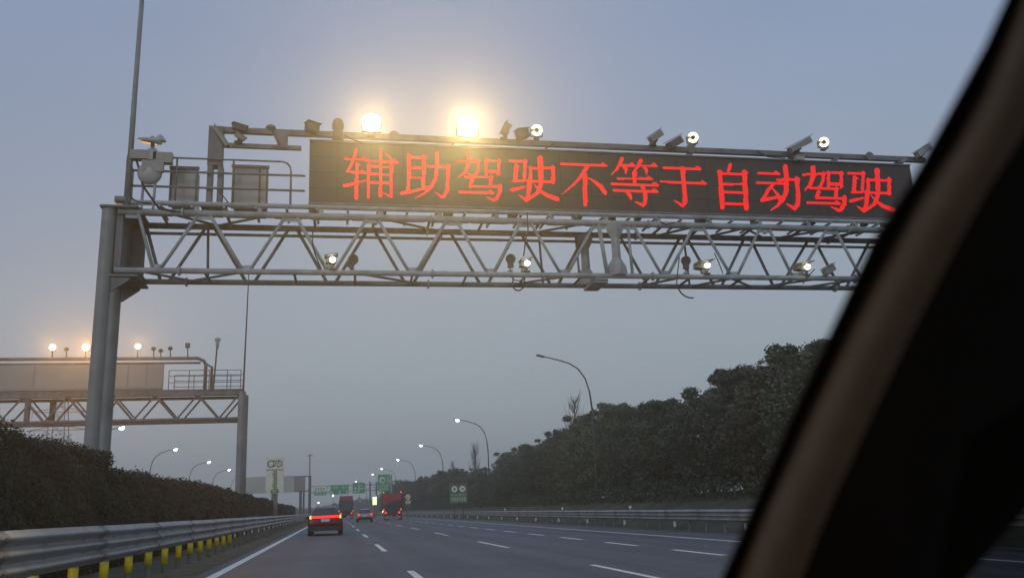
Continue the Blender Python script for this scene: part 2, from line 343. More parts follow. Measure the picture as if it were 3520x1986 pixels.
# ------------------------------------------------------------------ tree belt on the right
def clump_cards(centres, rads, per, size):
    P = []; Nn = []
    for c, r in zip(centres, rads):
        d = rng.normal(size=(per, 3)); d /= np.linalg.norm(d, axis=1, keepdims=True)
        rr = r*(.84+.22*rng.random((per, 1))); so_ = rng.random((per, 1)) < .12; rr = np.where(so_, r*(1.05+.5*rng.random((per, 1))), rr); P.append(np.array(c)+d*rr*np.array([1, 1, .8])); Nn.append(d)
    return cards(np.concatenate(P), size, np.concatenate(Nn), .7)
def make_tree(idx, leafmat, crown_r=2.75, H=9.0, low=.9):
    t = thing('evergreen_tree', (0, 0, 0), 'x', 'tree', 'evergreen trees in the belt beyond the right guardrail')
    tr = MB(); tr.tube([(0, 0, -.3), (.08, .05, 1.6), (-.05, .1, 3.4), (.1, 0, 5.2)], .19, 8, .07)
    for k_ in range(7):
        a = k_*2.4+idx; z = 1.8+.55*k_; ln = 2.1-.1*k_
        tr.tube([(0, 0, z), (math.cos(a)*ln*.5, math.sin(a)*ln*.5, z+.7), (math.cos(a)*ln, math.sin(a)*ln, z+1.7)], .07, 6, .02)
    tr.build('trunk', M['bark'], t)
    C_ = []; R_ = []
    n = 46
    for i in range(n):
        zz = low+(H-low-.5)*((i+.5)/n); tt = (zz-low)/(H-low)
        env = crown_r*(.80+.20*math.sin(tt*math.pi))*(1-max(0, tt-.45)**1.4*1.75)
        a = i*2.399+idx*1.3; rad = env*math.sqrt(.25+.75*rng.random())
        r0 = (.70+.60*rng.random())*(1-.40*tt)
        C_.append((math.cos(a)*max(.1, rad-r0*.4), math.sin(a)*max(.1, rad-r0*.4), zz+rng.normal()*.15)); R_.append(r0)
    for i in range(7):
        a = i*2.1+idx; rr = .9*rng.random(); C_.append((math.cos(a)*rr*1.9, math.sin(a)*rr*1.9, H-.9+.8*rng.random())); R_.append(.22+.25*rng.random())
    cr = rmesh('crown', clump_cards(C_, R_, 270, .10), t, leafmat)
    return t
protos = [make_tree(0, M['leaf_a']), make_tree(1, M['leaf_b'], 2.5, 9.4), make_tree(2, M['leaf_a'], 3.0, 8.6), make_tree(3, M['leaf_c'], 2.4, 8.9)]
ref = [(20, 8.6), (41, 8.5), (46, 8.1), (53, 8.9), (60.5, 8.95), (69, 8.8), (87, 9.7), (100, 8.3), (116, 8.8), (128, 8.0), (139, 6.9), (155, 7.3), (171, 8.0), (222, 8.9), (300, 10), (420, 10)]
def topz(Y):
    for (a, b), (c, d) in zip(ref, ref[1:]):
        if a <= Y <= c: return b+(d-b)*(Y-a)/(c-a)
    return 9
def tz(Y, X0):
    k = X0/25; return CAMH+(topz(Y/k)-CAMH)*k
TREEL = {0: 'dense dark evergreen tree in the front row of the belt', 1: 'olive green rounded tree in the front row of the belt', 2: 'broad dark tree in the front row of the belt', 3: 'brownish leaved tree in the front row of the belt'}
used = set(); kd_cache = {}
for p_ in protos: kd_cache[p_.name] = kids(p_)
def place_tree(i, X, Y, zb, top, back=False):
    p_ = protos[i]
    if i in used:
        t = p_.copy(); COL.objects.link(t)
        for k_ in kd_cache[p_.name]:
            c = k_.copy(); COL.objects.link(c); c.parent = t
    else: t = p_; used.add(i)
    s = (top-zb)/9.2; wds = (.9+.35*random.random())*(1.0 if not back else 1.1)
    t.location = (X+curve(Y), Y, zb); t.scale = (wds, wds, s); t.rotation_euler = (0, 0, random.random()*6.28)
    t['label'] = (TREEL[i] if not back else TREEL[i].replace('front row', 'back row'))+', beyond the right guardrail'
    t['group'] = ('front' if not back else 'back')+' row trees of belt, '+('dark', 'olive', 'broad', 'brownish')[i]
y = 20.0; n_ = 0
while y < 292:
    i = random.choice([0, 0, 1, 2, 2, 3, 1]); place_tree(i, 23.0+random.uniform(-1.1, 1.1), y, 1.1, tz(y, 22.2)+(.75 if y < 58 else 0)+random.uniform(-1.5, .75)); n_ += 1
    y += random.uniform(3.9, 5.6) if y < 150 else 6.5
y = 24.0
while y < 285:
    i = random.choice([0, 1, 2, 2]); place_tree(i, 27.4+random.uniform(-1, 1), y, 1.3, tz(y, 27)+(.6 if y < 60 else .1)+random.uniform(-1.8, .6), True); y += 5.6 if y < 150 else 9
# low shrubs along the foot of the belt
shq = []
for k_ in range(235):
    Y = 22+k_*1.15; X = 20.3+curve(Y)+random.uniform(-.3, .4); shq.append((X, Y, 1.15+random.uniform(0, .45)))
sh = rmesh('undergrowth', clump_cards(shq, [.65+.4*random.random() for _ in shq], 190, .085), None, M['leaf_a']); tag(sh, 'low dark undergrowth along the foot of the tree belt', 'undergrowth', kind='stuff')
# far wood closing the view
P = []
for k_ in range(900):
    X = rng.uniform(-150, 110); P.append((X, 560+rng.uniform(-15, 15), rng.uniform(-.5, 5.5+1.8*math.sin(X*.11)+1.3*math.sin(X*.031))))
fw = rmesh('distant_wood', clump_cards(P, [1.8]*len(P), 26, .8), None, M['leaf_a']); tag(fw, 'low dark line of distant woodland where the road ends', 'woodland', kind='stuff')
# bare trees
def bare_tree(px, py, X, label, hh):
    b = atX(px, py, X); base = Vector((b.x, b.y, 1.4)); t = thing('bare_tree', base, label, 'tree')
    tr = MB(); top = b.z; tr.tube([base-Vector((0, 0, .3)), base+Vector((.05, 0, (top-1.4)*.5)), Vector((b.x, b.y, top))], .11, 6, .015)
    tr.build('trunk', M['bark'], t); cr = MB()
    rd = random.Random(px)
    for k_ in range(90):
        z = 1.4+(top-1.4)*(.40+.57*rd.random()); a = rd.random()*6.28; ln = hh*(.35+.65*rd.random())*(1-(z-1.4)/(top-1.4)*.72)
        p0 = Vector((b.x, b.y, z)); p1 = p0+Vector((math.cos(a)*ln*.5, math.sin(a)*ln*.5, ln*.7)); p2 = p1+Vector((math.cos(a)*ln*.22, math.sin(a)*ln*.22, ln*.9))
        cr.tube([p0, p1, p2], .036, 4, .012)
        for j in range(3):
            q = p0.lerp(p1, .4+.25*j); a2 = a+rd.uniform(-1, 1); cr.tube([q, q+Vector((math.cos(a2)*ln*.25, math.sin(a2)*ln*.25, ln*.5))], .018, 3, .008)
    cr.build('branches', M['bark'], t)
bare_tree(1972, 1375, 24.5, 'bare leafless tree rising behind the belt beside the nearest street lamp', 3.4)
bare_tree(1632, 1528, 27, 'slender bare tree above the belt, left of a lit street lamp', 3.2)
bare_tree(1556, 1588, 27, 'small faint bare tree top poking over the far belt', 2.6)
# ------------------------------------------------------------------ street lamps
def street_lamp(hx, Y, pxx, label, lit, grp, flip=1, hz=11.0):
    """hx: head x, pxx: pole x"""
    t = thing('street_lamp', (pxx, Y, 0), label, 'street lamp', grp)
    dx = hx-pxx
    pts = [(0, 0), (0, 4), (0, 7.2), (.03, 8.4), (.10, 9.35), (.24, 10.05), (.42, 10.45), (.68, 10.72), (.92, 10.93)]
    p = MB(); P3 = [(pxx+dx*a, Y, z*hz/11) for a, z in pts]; p.tube(P3[:3], .10, 8, .075, cap=False); p.tube(P3[2:], .075, 8, .045)
    p.box((pxx, Y, .1), (.4, .4, .2)); p.build('pole', M['lamppole'], t, smooth=True)
    a_ = math.atan2(.25, abs(dx)*.12)*(1 if dx > 0 else -1)*.55
    R = Matrix.Rotation(-a_, 3, 'Y'); c = Vector((hx, Y, hz*.997))
    h = MB(); h.box(c, (.72, .30, .09), R); h.box(c+R @ Vector((0, 0, .06)), (.5, .2, .05), R); ho = h.build('lamp_head', M['lamppole'], t)
    if lit:
        q = MB(); q.lathe(c+R @ Vector((0, 0, -.03)), (R @ Vector((0, 0, -1))), [(0, .30), (.12, .28), (.23, .17), (.28, .04)], 12); q.build('lamp_lens', M['street_led'], ho, smooth=True)
LR = [(13.74, 57.0, 0, 'nearest right street lamp, unlit with a long curved arm above the tree belt'), (13.77, 99.5, 1, 'first lit street lamp on the right, tallest of the lit ones'),
      (13.27, 139.1, 1, 'second lit street lamp on the right, behind the first'), (12.33, 178.2, 1, 'third lit street lamp on the right'),
      (10.93, 214.9, 1, 'fourth lit street lamp on the right, above the square green sign'), (10.03, 245.8, 1, 'fifth lit street lamp on the right, just left of the square green sign'),
      (6.7, 298, 1, 'sixth lit street lamp on the right, over the gantry of green signs'), (5.44, 337.8, 1, 'farthest lit street lamp on the right')]
for hx, Y, lit, lb in LR: street_lamp(hx*1.203, Y*1.203, (hx+3.45)*1.203, lb, lit, 'street lamps along the right side', hz=13.0)
LL = [(-22.57, 99.7, 'nearest lit street lamp on the left, its head showing beside the gantry column'), (-22.66, 133, 'second lit street lamp on the left, with its curved arm above the hedge'),
      (-22.44, 166, 'third lit street lamp on the left above the hedge'), (-22.33, 196, 'fourth lit street lamp on the left, closest to the second gantry column'), (-22.6, 232, 'farthest faint street lamp on the left, hidden by the second gantry column')]
for hx, Y, lb in LL: street_lamp(hx, Y, hx-3.3, lb, 1, 'street lamps along the left side')
# small far lamps low over the road
for i, (px, py, Y) in enumerate([(945, 1701, 190), (1145, 1703, 260), (1095, 1727, 300)]):
    c = atY(px, py, Y); t = thing('small_lamp', (c.x, c.y, 0), ['small lit lamp under the tall cream pylon sign', 'small lit lamp below the wide green sign', 'small lit lamp above the roof of the maroon car'][i], 'lamp')
    MB().tube([(c.x, c.y, -.3), (c.x, c.y, c.z-.1)], .06, 6).build('pole', M['lamppole'], t)
    MB().lathe(c, (0, -1, 0), [(-.1, .12), (0, .27), (.1, .27), (.16, .15)], 10).build('lamp_lens', M['lamp_far'], t, smooth=True)
# ------------------------------------------------------------------ gantry over our carriageway
Y1, Y2 = 22.0, 23.1
ZL, ZU = 7.17, 8.70
TN = [-5.06, -3.35, -1.2, .9, 3.02, 5.07, 7.18, 8.04, 10.14, 12.21, 14.35, 16.45, 18.5]
BN = [-4.42, -2.27, -.16, 1.95, 4.04, 6.08, 7.6, 9.0, 11.09, 13.0, 15.2, 17.4]
gan = thing('gantry', (-5.4, Y1, .1), 'grey steel truss gantry spanning the near carriageway with railing and mast', 'gantry')
c = MB()
for Y in (Y1, Y2):
    c.tube([(-5.62, Y, -.3), (-5.62, Y, 8.78)], .165, 18); c.lathe((-5.62, Y, 8.78), (0, 0, 1), [(0, .2), (.03, .2)], 18)
    c.lathe((-5.62, Y, .1), (0, 0, 1), [(0, .36), (.06, .36)], 14)
c.build('column', M['column'], gan, smooth=False)
c = MB()
for Y in (Y1, Y2): c.tube([(19.6, Y, -.9), (19.6, Y, 8.78)], .20, 18)
c.build('column', M['column'], gan)
c = MB()   # bracket and web plates joining column to truss
c.box((-5.20, Y1+.55, 7.02), (.75, 1.3, .05)); [c.add([(xq, Yq+dy, zq) for dy in (-.04, .04) for xq, zq in ((-5.46, 7.02), (-5.0, 7.02), (-5.02, 6.93), (-5.44, 6.62))], [(0, 1, 2, 3), (7, 6, 5, 4), (0, 4, 5, 1), (1, 5, 6, 2), (2, 6, 7, 3), (3, 7, 4, 0)]) for Yq in (Y1, Y2)]
c.box((-5.36, Y1+.55, 7.95), (.16, 1.05, 1.5)); c.box((-5.12, Y2, 7.95), (.34, .05, 1.35)); c.box((-5.35, Y1+.5, 8.78), (.9, 1.4, .05))
for k_ in range(5): c.box((-5.60, Y1+.55, 7.3+.27*k_), (.26, .9, .10))
c.build('end_bracket', M['steel_dark'], gan)
c = MB()
for (Y, z, r) in ((Y1, ZU, .085), (Y1, ZL, .075)): c.tube([(-5.4, Y, z), (19.4, Y, z)], r, 12)
c.build_split('chord', M['steel'], gan, smooth=True)
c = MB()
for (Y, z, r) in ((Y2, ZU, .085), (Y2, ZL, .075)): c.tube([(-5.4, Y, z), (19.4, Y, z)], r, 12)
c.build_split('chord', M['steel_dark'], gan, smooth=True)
c = MB()
for x in (-3.9, 2.45, 8.62, 14.9):
    for Y in (Y1, Y2):
        for z in (ZL, ZU): c.lathe((x, Y, z), (1, 0, 0), [(0, .125), (.045, .125)], 12)
c.build_split('flange', M['steel'], gan)
c = MB()
for x in BN: c.box((x, Y1, ZL+.10), (.30, .014, .13))
for x in TN: c.box((x, Y1, ZU-.11), (.34, .014, .13))
c.build_split('gusset', M['steel'], gan)
c = MB()
for i in range(len(BN)):
    for T in (TN[i], TN[i+1]):
        if abs(T-BN[i]) > .5 and not (T in (7.18,) and BN[i] == 7.6): c.tube([(BN[i]+(.07 if T > BN[i] else -.07), Y1, ZL), (T+(.12 if BN[i] > T else -.12), Y1, ZU)], .045, 8)
c.tube([(7.32, Y1, ZL), (7.16, Y1, ZU)], .06, 8); c.tube([(8.05, Y1, ZL), (8.02, Y1, ZU)], .045, 8)
c.build_split('diagonal', M['steel'], gan, smooth=True)
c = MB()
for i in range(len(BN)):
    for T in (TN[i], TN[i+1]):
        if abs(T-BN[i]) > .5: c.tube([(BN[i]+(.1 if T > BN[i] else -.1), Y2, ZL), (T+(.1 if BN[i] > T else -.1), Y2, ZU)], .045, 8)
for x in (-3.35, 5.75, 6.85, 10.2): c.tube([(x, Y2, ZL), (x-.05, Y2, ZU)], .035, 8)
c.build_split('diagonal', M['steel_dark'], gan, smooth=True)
c = MB()   # splice members in the middle with flared gussets
for (x0, Y) in ((7.62, Y1), (7.05, Y2)):
    c.lathe((x0, Y, ZL), (0, 0, 1), [(0, .30), (.30, .26), (.50, .13), (1.1, .125), (1.32, .24), (1.5, .27)], 4)
c.box((7.15, Y1+.6, 7.06), (.42, 1.0, .10))
c.build_split('splice_plate', M['steel'], gan)
c = MB()   # top and bottom laterals
for i, x in enumerate([-4.9, -3.3, -1.1, .45, 1.95, 3.4, 5.0, 6.6, 8.6, 9.8, 11.4, 13.0, 14.7, 16.4]):
    c.tube([(x, Y1, ZL), (x+.03, Y2, ZL)], .035, 6)
    c.tube([(x+.5, Y1, ZU), (x+.5, Y2, ZU)], .04, 6)
for a, b in ((-4.9, -3.6), (-2.3, -3.9), (.45, 2.3), (6.3, 4.8), (9.6, 8.6), (11.2, 10.2), (13.8, 12.4), (10.9, 12.2), (15.2, 13.8)):
    c.tube([(a, Y1, ZL), (b, Y2, ZL)], .035, 6); c.tube([(a+.6, Y1, ZU), (b+.6, Y2, ZU)], .035, 6)
c.build_split('brace', M['steel_dark'], gan)
c = MB()   # walkway: front tube, joists, grating planks, cable tray
c.tube([(-5.3, Y1-.05, 8.93), (19.3, Y1-.05, 8.93)], .065, 10)
x = -5.2
for k_ in range(32):
    xx = -5.2+.78*k_; c.box((xx, Y1+.45, 8.845), (.06, 1.15, .05))
    if k_ % 2 == 0: c.box((xx+.1, Y1-.02, 8.82), (.11, .08, .16))
c.build('walkway_frame', M['steel'], gan)
c = MB()
for k_ in range(22): c.box((-4.6+1.1*k_, Y1+.62, 8.885), (1.02-.3*(k_ % 3 == 0), .42, .025))
c.box((7, Y2-.1, 8.99), (24.4, .10, .05)); c.box((7, Y2+.03, 8.50), (24.2, .05, .07))
c.build_split('walkway_plank', M['steel_dark'], gan)
c = MB()   # handrail at the left end
for Yr in (Y1+.02,):
    for z in (10.2, 9.82, 9.40): c.tube([(-5.28, Yr, z), (-1.45 if z > 10 else -.85, Yr, z)], .026 if z > 9.9 else .032, 8)
    c.tube([(-1.45, Yr, 10.2), (-1.32, Yr, 10.16), (-1.24, Yr, 10.05), (-1.22, Yr, 9.9), (-1.22, Yr, 8.95)], .028, 8)
    for x in (-5.28, -4.08, -2.68): c.tube([(x, Yr, 8.95), (x, Yr, 10.2)], .026, 8)
for z in (10.2, 9.82, 9.40): c.tube([(-5.28, Y1+.02, z), (-5.36, Y2-.1, z)], .026, 8)
c.tube([(-5.36, Y2-.1, 8.95), (-5.36, Y2-.1, 10.2)], .03, 8)
c.build('railing', M['steel_dark'], gan, smooth=True)
c = MB(); c.tube([(-5.19, Y1-.1, 8.75), (-5.19, Y1-.1, 12.0), (-5.17, Y1-.1, 17.2)], .075, 10, .055); c.box((-5.3, Y1-.02, 8.98), (.35, .3, .14)); c.build('mast', M['column'], gan, smooth=True)
c = MB()   # equipment frame: square post pair and long top pipes
c.box((-3.17, Y1+.25, 10.62), (.36, .34, 1.1))
for x in (-3.28, -3.02): c.box((x, Y1+.25, 9.48), (.125, .30, 1.2))
c.box((-3.15, Y1+.25, 8.95), (.62, .5, .10))
for x in (7.9, 16.9): c.box((x, Y2-.1, 9.95), (.2, .2, 2.2))
c.build_split('frame_post', M['steel_dark'], gan)
c = MB(); c.box((7.4, Y1+.25, 11.13), (21.4, .13, .15)); c.box((-2.0, Y1+.25, 10.70), (2.05, .11, .11)); c.box((-1.47, Y1+.22, 10.92), (.28, .12, .5)); c.build_split('top_pipe', M['steel_dark'], gan)
c = MB()
for x, dx in ((9.85, .0), (14.6, .0)): c.bar((x, Y1+.2, 10.72), (x+.45, Y1+.25, 11.08), .13)
for x in (9.9, 1.2, 15.8): c.lathe((x+.3, Y1+.13, 11.13), (0, -1, 0), [(0, .14), (.03, .14)], 10)
c.build_split('stay', M['steel_dark'], gan)
def cable(pts, name='cable', r=.016): 
    return MB().tube(pts, r, 6)
c = MB()
def cb(pp, Y, r=.016): c.tube([atY(a, b, Y) for a, b in pp], r, 5)
cb([(462, 530), (476, 575), (492, 640), (520, 680), (545, 715), (600, 727)], Y1-.1, .03); cb([(450, 680), (470, 693), (500, 697), (520, 697)], Y1-.1, .022)
cb([(548, 705), (575, 722), (620, 728)], Y1-.1); cb([(755, 660), (770, 678), (785, 697)], Y1-.1); cb([(1075, 790), (1074, 840), (1085, 880), (1105, 925)], Y1-.1, .018)
cb([(1812, 730), (1815, 790), (1806, 830), (1800, 880)], Y1-.1, .02); cb([(2270, 762), (2290, 772), (2320, 764)], Y1-.1)
cb([(1764, 955), (1762, 985), (1772, 997), (1785, 999), (1798, 990), (1804, 955)], Y1-.1, .022); cb([(1757, 950), (1770, 963), (1788, 965), (1804, 955)], Y1-.12)
cb([(2332, 993), (2342, 1008), (2355, 1018), (2368, 1023), (2384, 1024)], Y1+.2, .022); cb([(2335, 885), (2330, 930), (2325, 985)], Y1-.1)
cb([(2455, 870), (2470, 900), (2485, 940)], Y1-.1); cb([(1185, 465), (1210, 480), (1245, 490)], Y1-.1); cb([(2600, 520), (2640, 540), (2700, 545)], Y1); cb([(1540, 510), (1565, 490)], Y1); cb([(1860, 520), (1905, 495)], Y1)
cb([(2800, 925), (2770, 960), (2760, 975)], Y1-.1)
for k_ in range(14):
    x = 1100+k_*130; cb([(x, 740+(x-1000)*.024), (x+30, 752+(x-1000)*.024), (x+70, 748+(x-1000)*.024), (x+120, 753+(x-1000)*.024)], Y1+.3, .02)
c.build_split('cable', M['cable'], gan)
# ------------------------------------------------------------------ the LED sign and its lettering
SY = Y1-.02
sg = thing('led_sign', (7.9, SY, 9.05), 'long black LED message sign with glowing red Chinese characters on top of the near gantry', 'LED sign')
c = MB(); c.box((8.3, SY+.19, 9.94), (18.1, .34, 1.75)); c.build('housing', M['panel'], sg)
c = MB(); c.box((8.3, SY+.01, 9.045), (18.12, .07, .05)); c.box((8.3, SY+.01, 10.83), (18.12, .07, .04)); c.build_split('edge_trim', M['steel_dark'], sg)
c = MB()
for x in (-.62, 1.2, 2.95, 4.75, 6.6, 8.4, 10.3, 12.0, 13.8, 15.6): c.box((x, SY+.2, 8.97), (.26 if int(x*10) % 4 else .16, .2, .20))
c.build_split('foot_bracket', M['steel_dark'], sg)
K = 800/2527
def Z(ox, oy): return lambda s: [tuple((ox+p[0]*K, oy+p[1]*K, p[2]*K) for p in st) for st in s]
def H(x1, y1, x2, y2, wd=28, serif=1):
    o = [[(x1, y1, wd), (x2, y2, wd)]]
    if serif: o.append([(x2-60, y2-4, wd*.7), (x2-32, y2-18, wd*1.35), (x2-2, y2-2, wd*.7)])
    return o
def V(x1, y1, x2, y2, wd=44, serif=1):
    o = [[(x1, y1, wd), (x2, y2, wd)]]
    if serif: o.append([(x1, y1-4, wd), (x1+wd*.55, y1+4, wd*.5)])
    return o
def P_(*p): return [list(p)]
fu = H(430, 588, 660, 600, 28)+P_((552, 490, 36), (530, 570, 40), (500, 650, 34), (455, 725, 30))+H(450, 728, 652, 742, 26)+V(560, 650, 552, 1012, 42)+P_((425, 880, 42), (480, 868, 40), (560, 845, 26), (665, 822, 16)) \
    + H(655, 606, 1000, 630, 28)+V(815, 500, 813, 995, 36)+V(688, 650, 684, 1005, 38)+H(690, 668, 940, 682, 28, 0)+V(934, 665, 930, 1000, 38)+H(690, 752, 930, 762, 26, 0)+H(690, 845, 930, 852, 26, 0)+P_((925, 995, 36), (890, 980, 26), (845, 962, 10))+P_((870, 530, 16), (905, 560, 28), (928, 590, 26))
zhu = V(1122, 550, 1118, 950, 44)+H(1110, 572, 1290, 572, 28, 0)+V(1288, 565, 1280, 915, 44)+H(1120, 686, 1285, 690, 26, 0)+H(1120, 792, 1285, 796, 26, 0)+P_((1050, 962, 44), (1130, 948, 38), (1240, 922, 30), (1340, 895, 24)) \
    + H(1328, 670, 1560, 680, 28, 0)+P_((1428, 525, 44), (1425, 680, 42), (1415, 800, 40), (1370, 890, 38), (1290, 965, 28), (1200, 1012, 12))+V(1550, 665, 1548, 800, 42)+P_((1548, 790, 42), (1540, 930, 42), (1505, 990, 42), (1485, 1005, 30), (1450, 980, 26), (1405, 950, 10))
jia = H(1648, 616, 1870, 625, 26, 0)+P_((1768, 545, 42), (1765, 650, 40), (1735, 735, 34), (1650, 798, 14))+V(1878, 605, 1872, 720, 36)+P_((1872, 720, 36), (1845, 765, 36), (1800, 765, 26), (1745, 740, 12)) \
    + V(1964, 600, 1962, 765, 36)+H(1955, 606, 2100, 612, 28, 0)+V(2102, 605, 2096, 760, 36)+H(1965, 724, 2095, 728, 26, 0) \
    + H(1735, 785, 2020, 792, 26, 0)+V(2016, 785, 2004, 880, 38)+V(1805, 825, 1790, 885, 38)+H(1790, 886, 2115, 892, 28, 0)+P_((2112, 880, 44), (2108, 960, 44), (2075, 1020, 42), (2048, 1040, 30), (2010, 1022, 26), (1960, 1000, 10))+H(1668, 948, 2040, 962, 28)
bu = H(410, 580, 895, 602, 28)+P_((690, 610, 48), (620, 720, 44), (560, 790, 30), (415, 912, 12))+V(664, 705, 668, 1020, 52, 0)+P_((700, 730, 12), (780, 780, 36), (840, 830, 52), (885, 895, 46))
deng = P_((1068, 525, 44), (1035, 600, 38), (1000, 650, 24), (950, 698, 10))+H(1065, 598, 1205, 602, 26)+P_((1090, 615, 34), (1112, 640, 42), (1108, 685, 20))+P_((1272, 545, 44), (1240, 605, 38), (1195, 665, 14))+H(1275, 600, 1445, 605, 26)+P_((1310, 620, 34), (1335, 645, 42), (1332, 692, 20)) \
    + H(1022, 738, 1390, 746, 28)+V(1200, 675, 1205, 790, 46)+H(958, 798, 1455, 812, 30)+H(980, 865, 1450, 880, 30)+P_((1290, 825, 44), (1320, 900, 48), (1320, 990, 48), (1295, 1030, 36), (1255, 1010, 30), (1205, 990, 10))+P_((1115, 890, 22), (1150, 915, 44), (1165, 955, 36))
yu = H(1522, 622, 1920, 636, 28)+H(1492, 772, 1975, 795, 28)+V(1728, 630, 1752, 985, 52, 0)+P_((1752, 970, 52), (1745, 1010, 50), (1728, 1035, 34), (1690, 1010, 30), (1638, 980, 12))
zi = P_((2240, 595, 44), (2235, 625, 40), (2218, 665, 28))+V(2130, 670, 2158, 1050, 54, 0)+P_((2110, 662, 30), (2130, 680, 40))+H(2120, 688, 2400, 694, 30, 0)+V(2395, 675, 2418, 1060, 56)+H(2140, 798, 2400, 802, 28, 0)+H(2150, 890, 2400, 896, 28, 0)+H(2160, 1014, 2410, 1018, 28, 0)
dong = H(340, 620, 562, 630, 30)+H(322, 722, 600, 732, 30)+P_((495, 740, 40), (440, 810, 38), (400, 880, 44), (380, 910, 44))+P_((385, 912, 44), (440, 898, 40), (590, 870, 30))+P_((488, 785, 14), (540, 840, 36), (575, 905, 50)) \
    + H(545, 690, 775, 690, 32, 0)+P_((632, 550, 56), (642, 700, 56), (640, 810, 54), (605, 905, 44), (540, 975, 30), (470, 1020, 14))+V(755, 680, 770, 880, 50)+P_((770, 870, 52), (765, 950, 52), (735, 1000, 46), (700, 985, 34), (645, 950, 14))
jia2 = H(822, 634, 1055, 626, 28, 0)+P_((930, 562, 58), (932, 650, 54), (905, 735, 42), (842, 802, 16))+V(1045, 620, 1038, 700, 36)+P_((1038, 700, 38), (1010, 760, 34), (970, 780, 22), (940, 770, 12)) \
    + V(1098, 612, 1098, 770, 38)+H(1085, 615, 1245, 618, 28, 0)+V(1236, 615, 1238, 765, 38)+H(1100, 735, 1240, 740, 30, 0)+H(900, 783, 1195, 790, 28, 0)+V(1185, 785, 1176, 880, 42)+V(988, 825, 970, 885, 42)+H(970, 885, 1280, 892, 30, 0)+P_((1272, 880, 50), (1268, 960, 50), (1235, 1010, 48), (1210, 1025, 34), (1175, 1005, 28), (1128, 985, 12))+H(872, 938, 1220, 952, 32)
shi = H(1315, 620, 1485, 626, 28, 0)+V(1476, 615, 1465, 810, 36)+V(1384, 670, 1372, 820, 46)+H(1350, 828, 1530, 820, 26, 0)+P_((1520, 815, 48), (1515, 900, 50), (1505, 970, 48), (1482, 1030, 38), (1450, 1005, 30), (1408, 975, 12))+P_((1340, 920, 40), (1400, 905, 34), (1480, 885, 18)) \
    + V(1530, 690, 1530, 845, 38)+H(1520, 692, 1765, 694, 28, 0)+V(1755, 685, 1757, 840, 42)+H(1530, 832, 1760, 836, 28, 0)+P_((1625, 590, 60), (1635, 760, 56), (1632, 860, 50), (1600, 950, 42), (1480, 1040, 22))+P_((1562, 862, 12), (1620, 925, 30), (1690, 975, 42), (1800, 1015, 52))
z2, z3, z4 = Z(1050, 360), Z(1800, 380), Z(2500, 400)
shi_b = z4(shi)
def remap(st, s0, s1, d0, d1):
    sxx = (d1[0]-d0[0])/(s1[0]-s0[0]); syy = (d1[1]-d0[1])/(s1[1]-s0[1])
    return [tuple((d0[0]+(p[0]-s0[0])*sxx, d0[1]+(p[1]-s0[1])*syy, p[2]*sxx) for p in s) for s in st]
shi_a = remap(shi_b, (2915, 582), (3076, 732), (1750, 540), (1922, 695))
chars = [z2(fu), z2(zhu), z2(jia), shi_a, z3(bu), z3(deng), z3(yu), z3(zi), z4(dong), z4(jia2), shi_b]
def pxof(x, z):   # sign plane point -> photo pixel
    Pn = np.stack([x, np.full_like(x, SY), z-CAMH], -1); zz = Pn @ np.array(f_); return 1760+FPX*(Pn @ np.array(RR))/zz, 993-FPX*(Pn @ np.array(UU))/zz
PIT = .0275
for st in chars:
    xs = [p[0] for s in st for p in s]; ys = [p[1] for s in st for p in s]
    a = atY(min(xs)-20, (min(ys)+max(ys))/2, SY).x; b = atY(max(xs)+20, (min(ys)+max(ys))/2, SY).x
    gx = np.arange(math.floor(a/PIT), math.ceil(b/PIT))*PIT; gzv = np.arange(int(9.06/PIT), int(10.8/PIT))*PIT
    X, Zz = np.meshgrid(gx, gzv); px, py = pxof(X, Zz); inside = np.zeros(X.shape, bool)
    for s in st:
        for (x0, y0, w0), (x1, y1, w1) in zip(s, s[1:]):
            dx, dy = x1-x0, y1-y0; t = np.clip(((px-x0)*dx+(py-y0)*dy)/(dx*dx+dy*dy+1e-9), 0, 1)
            inside |= np.hypot(px-x0-t*dx, py-y0-t*dy) < (w0+(w1-w0)*t)/2*.97
    X = X[inside]; Zz = Zz[inside]; h = PIT*.42; yy = np.full_like(X, SY-.006)
    q = np.stack([np.stack([X+a_*h, yy, Zz+b_*h], -1) for a_, b_ in ((-1, -1), (1, -1), (1, 1), (-1, 1))], 1)
    rmesh('led_character', q, sg, M['led'])
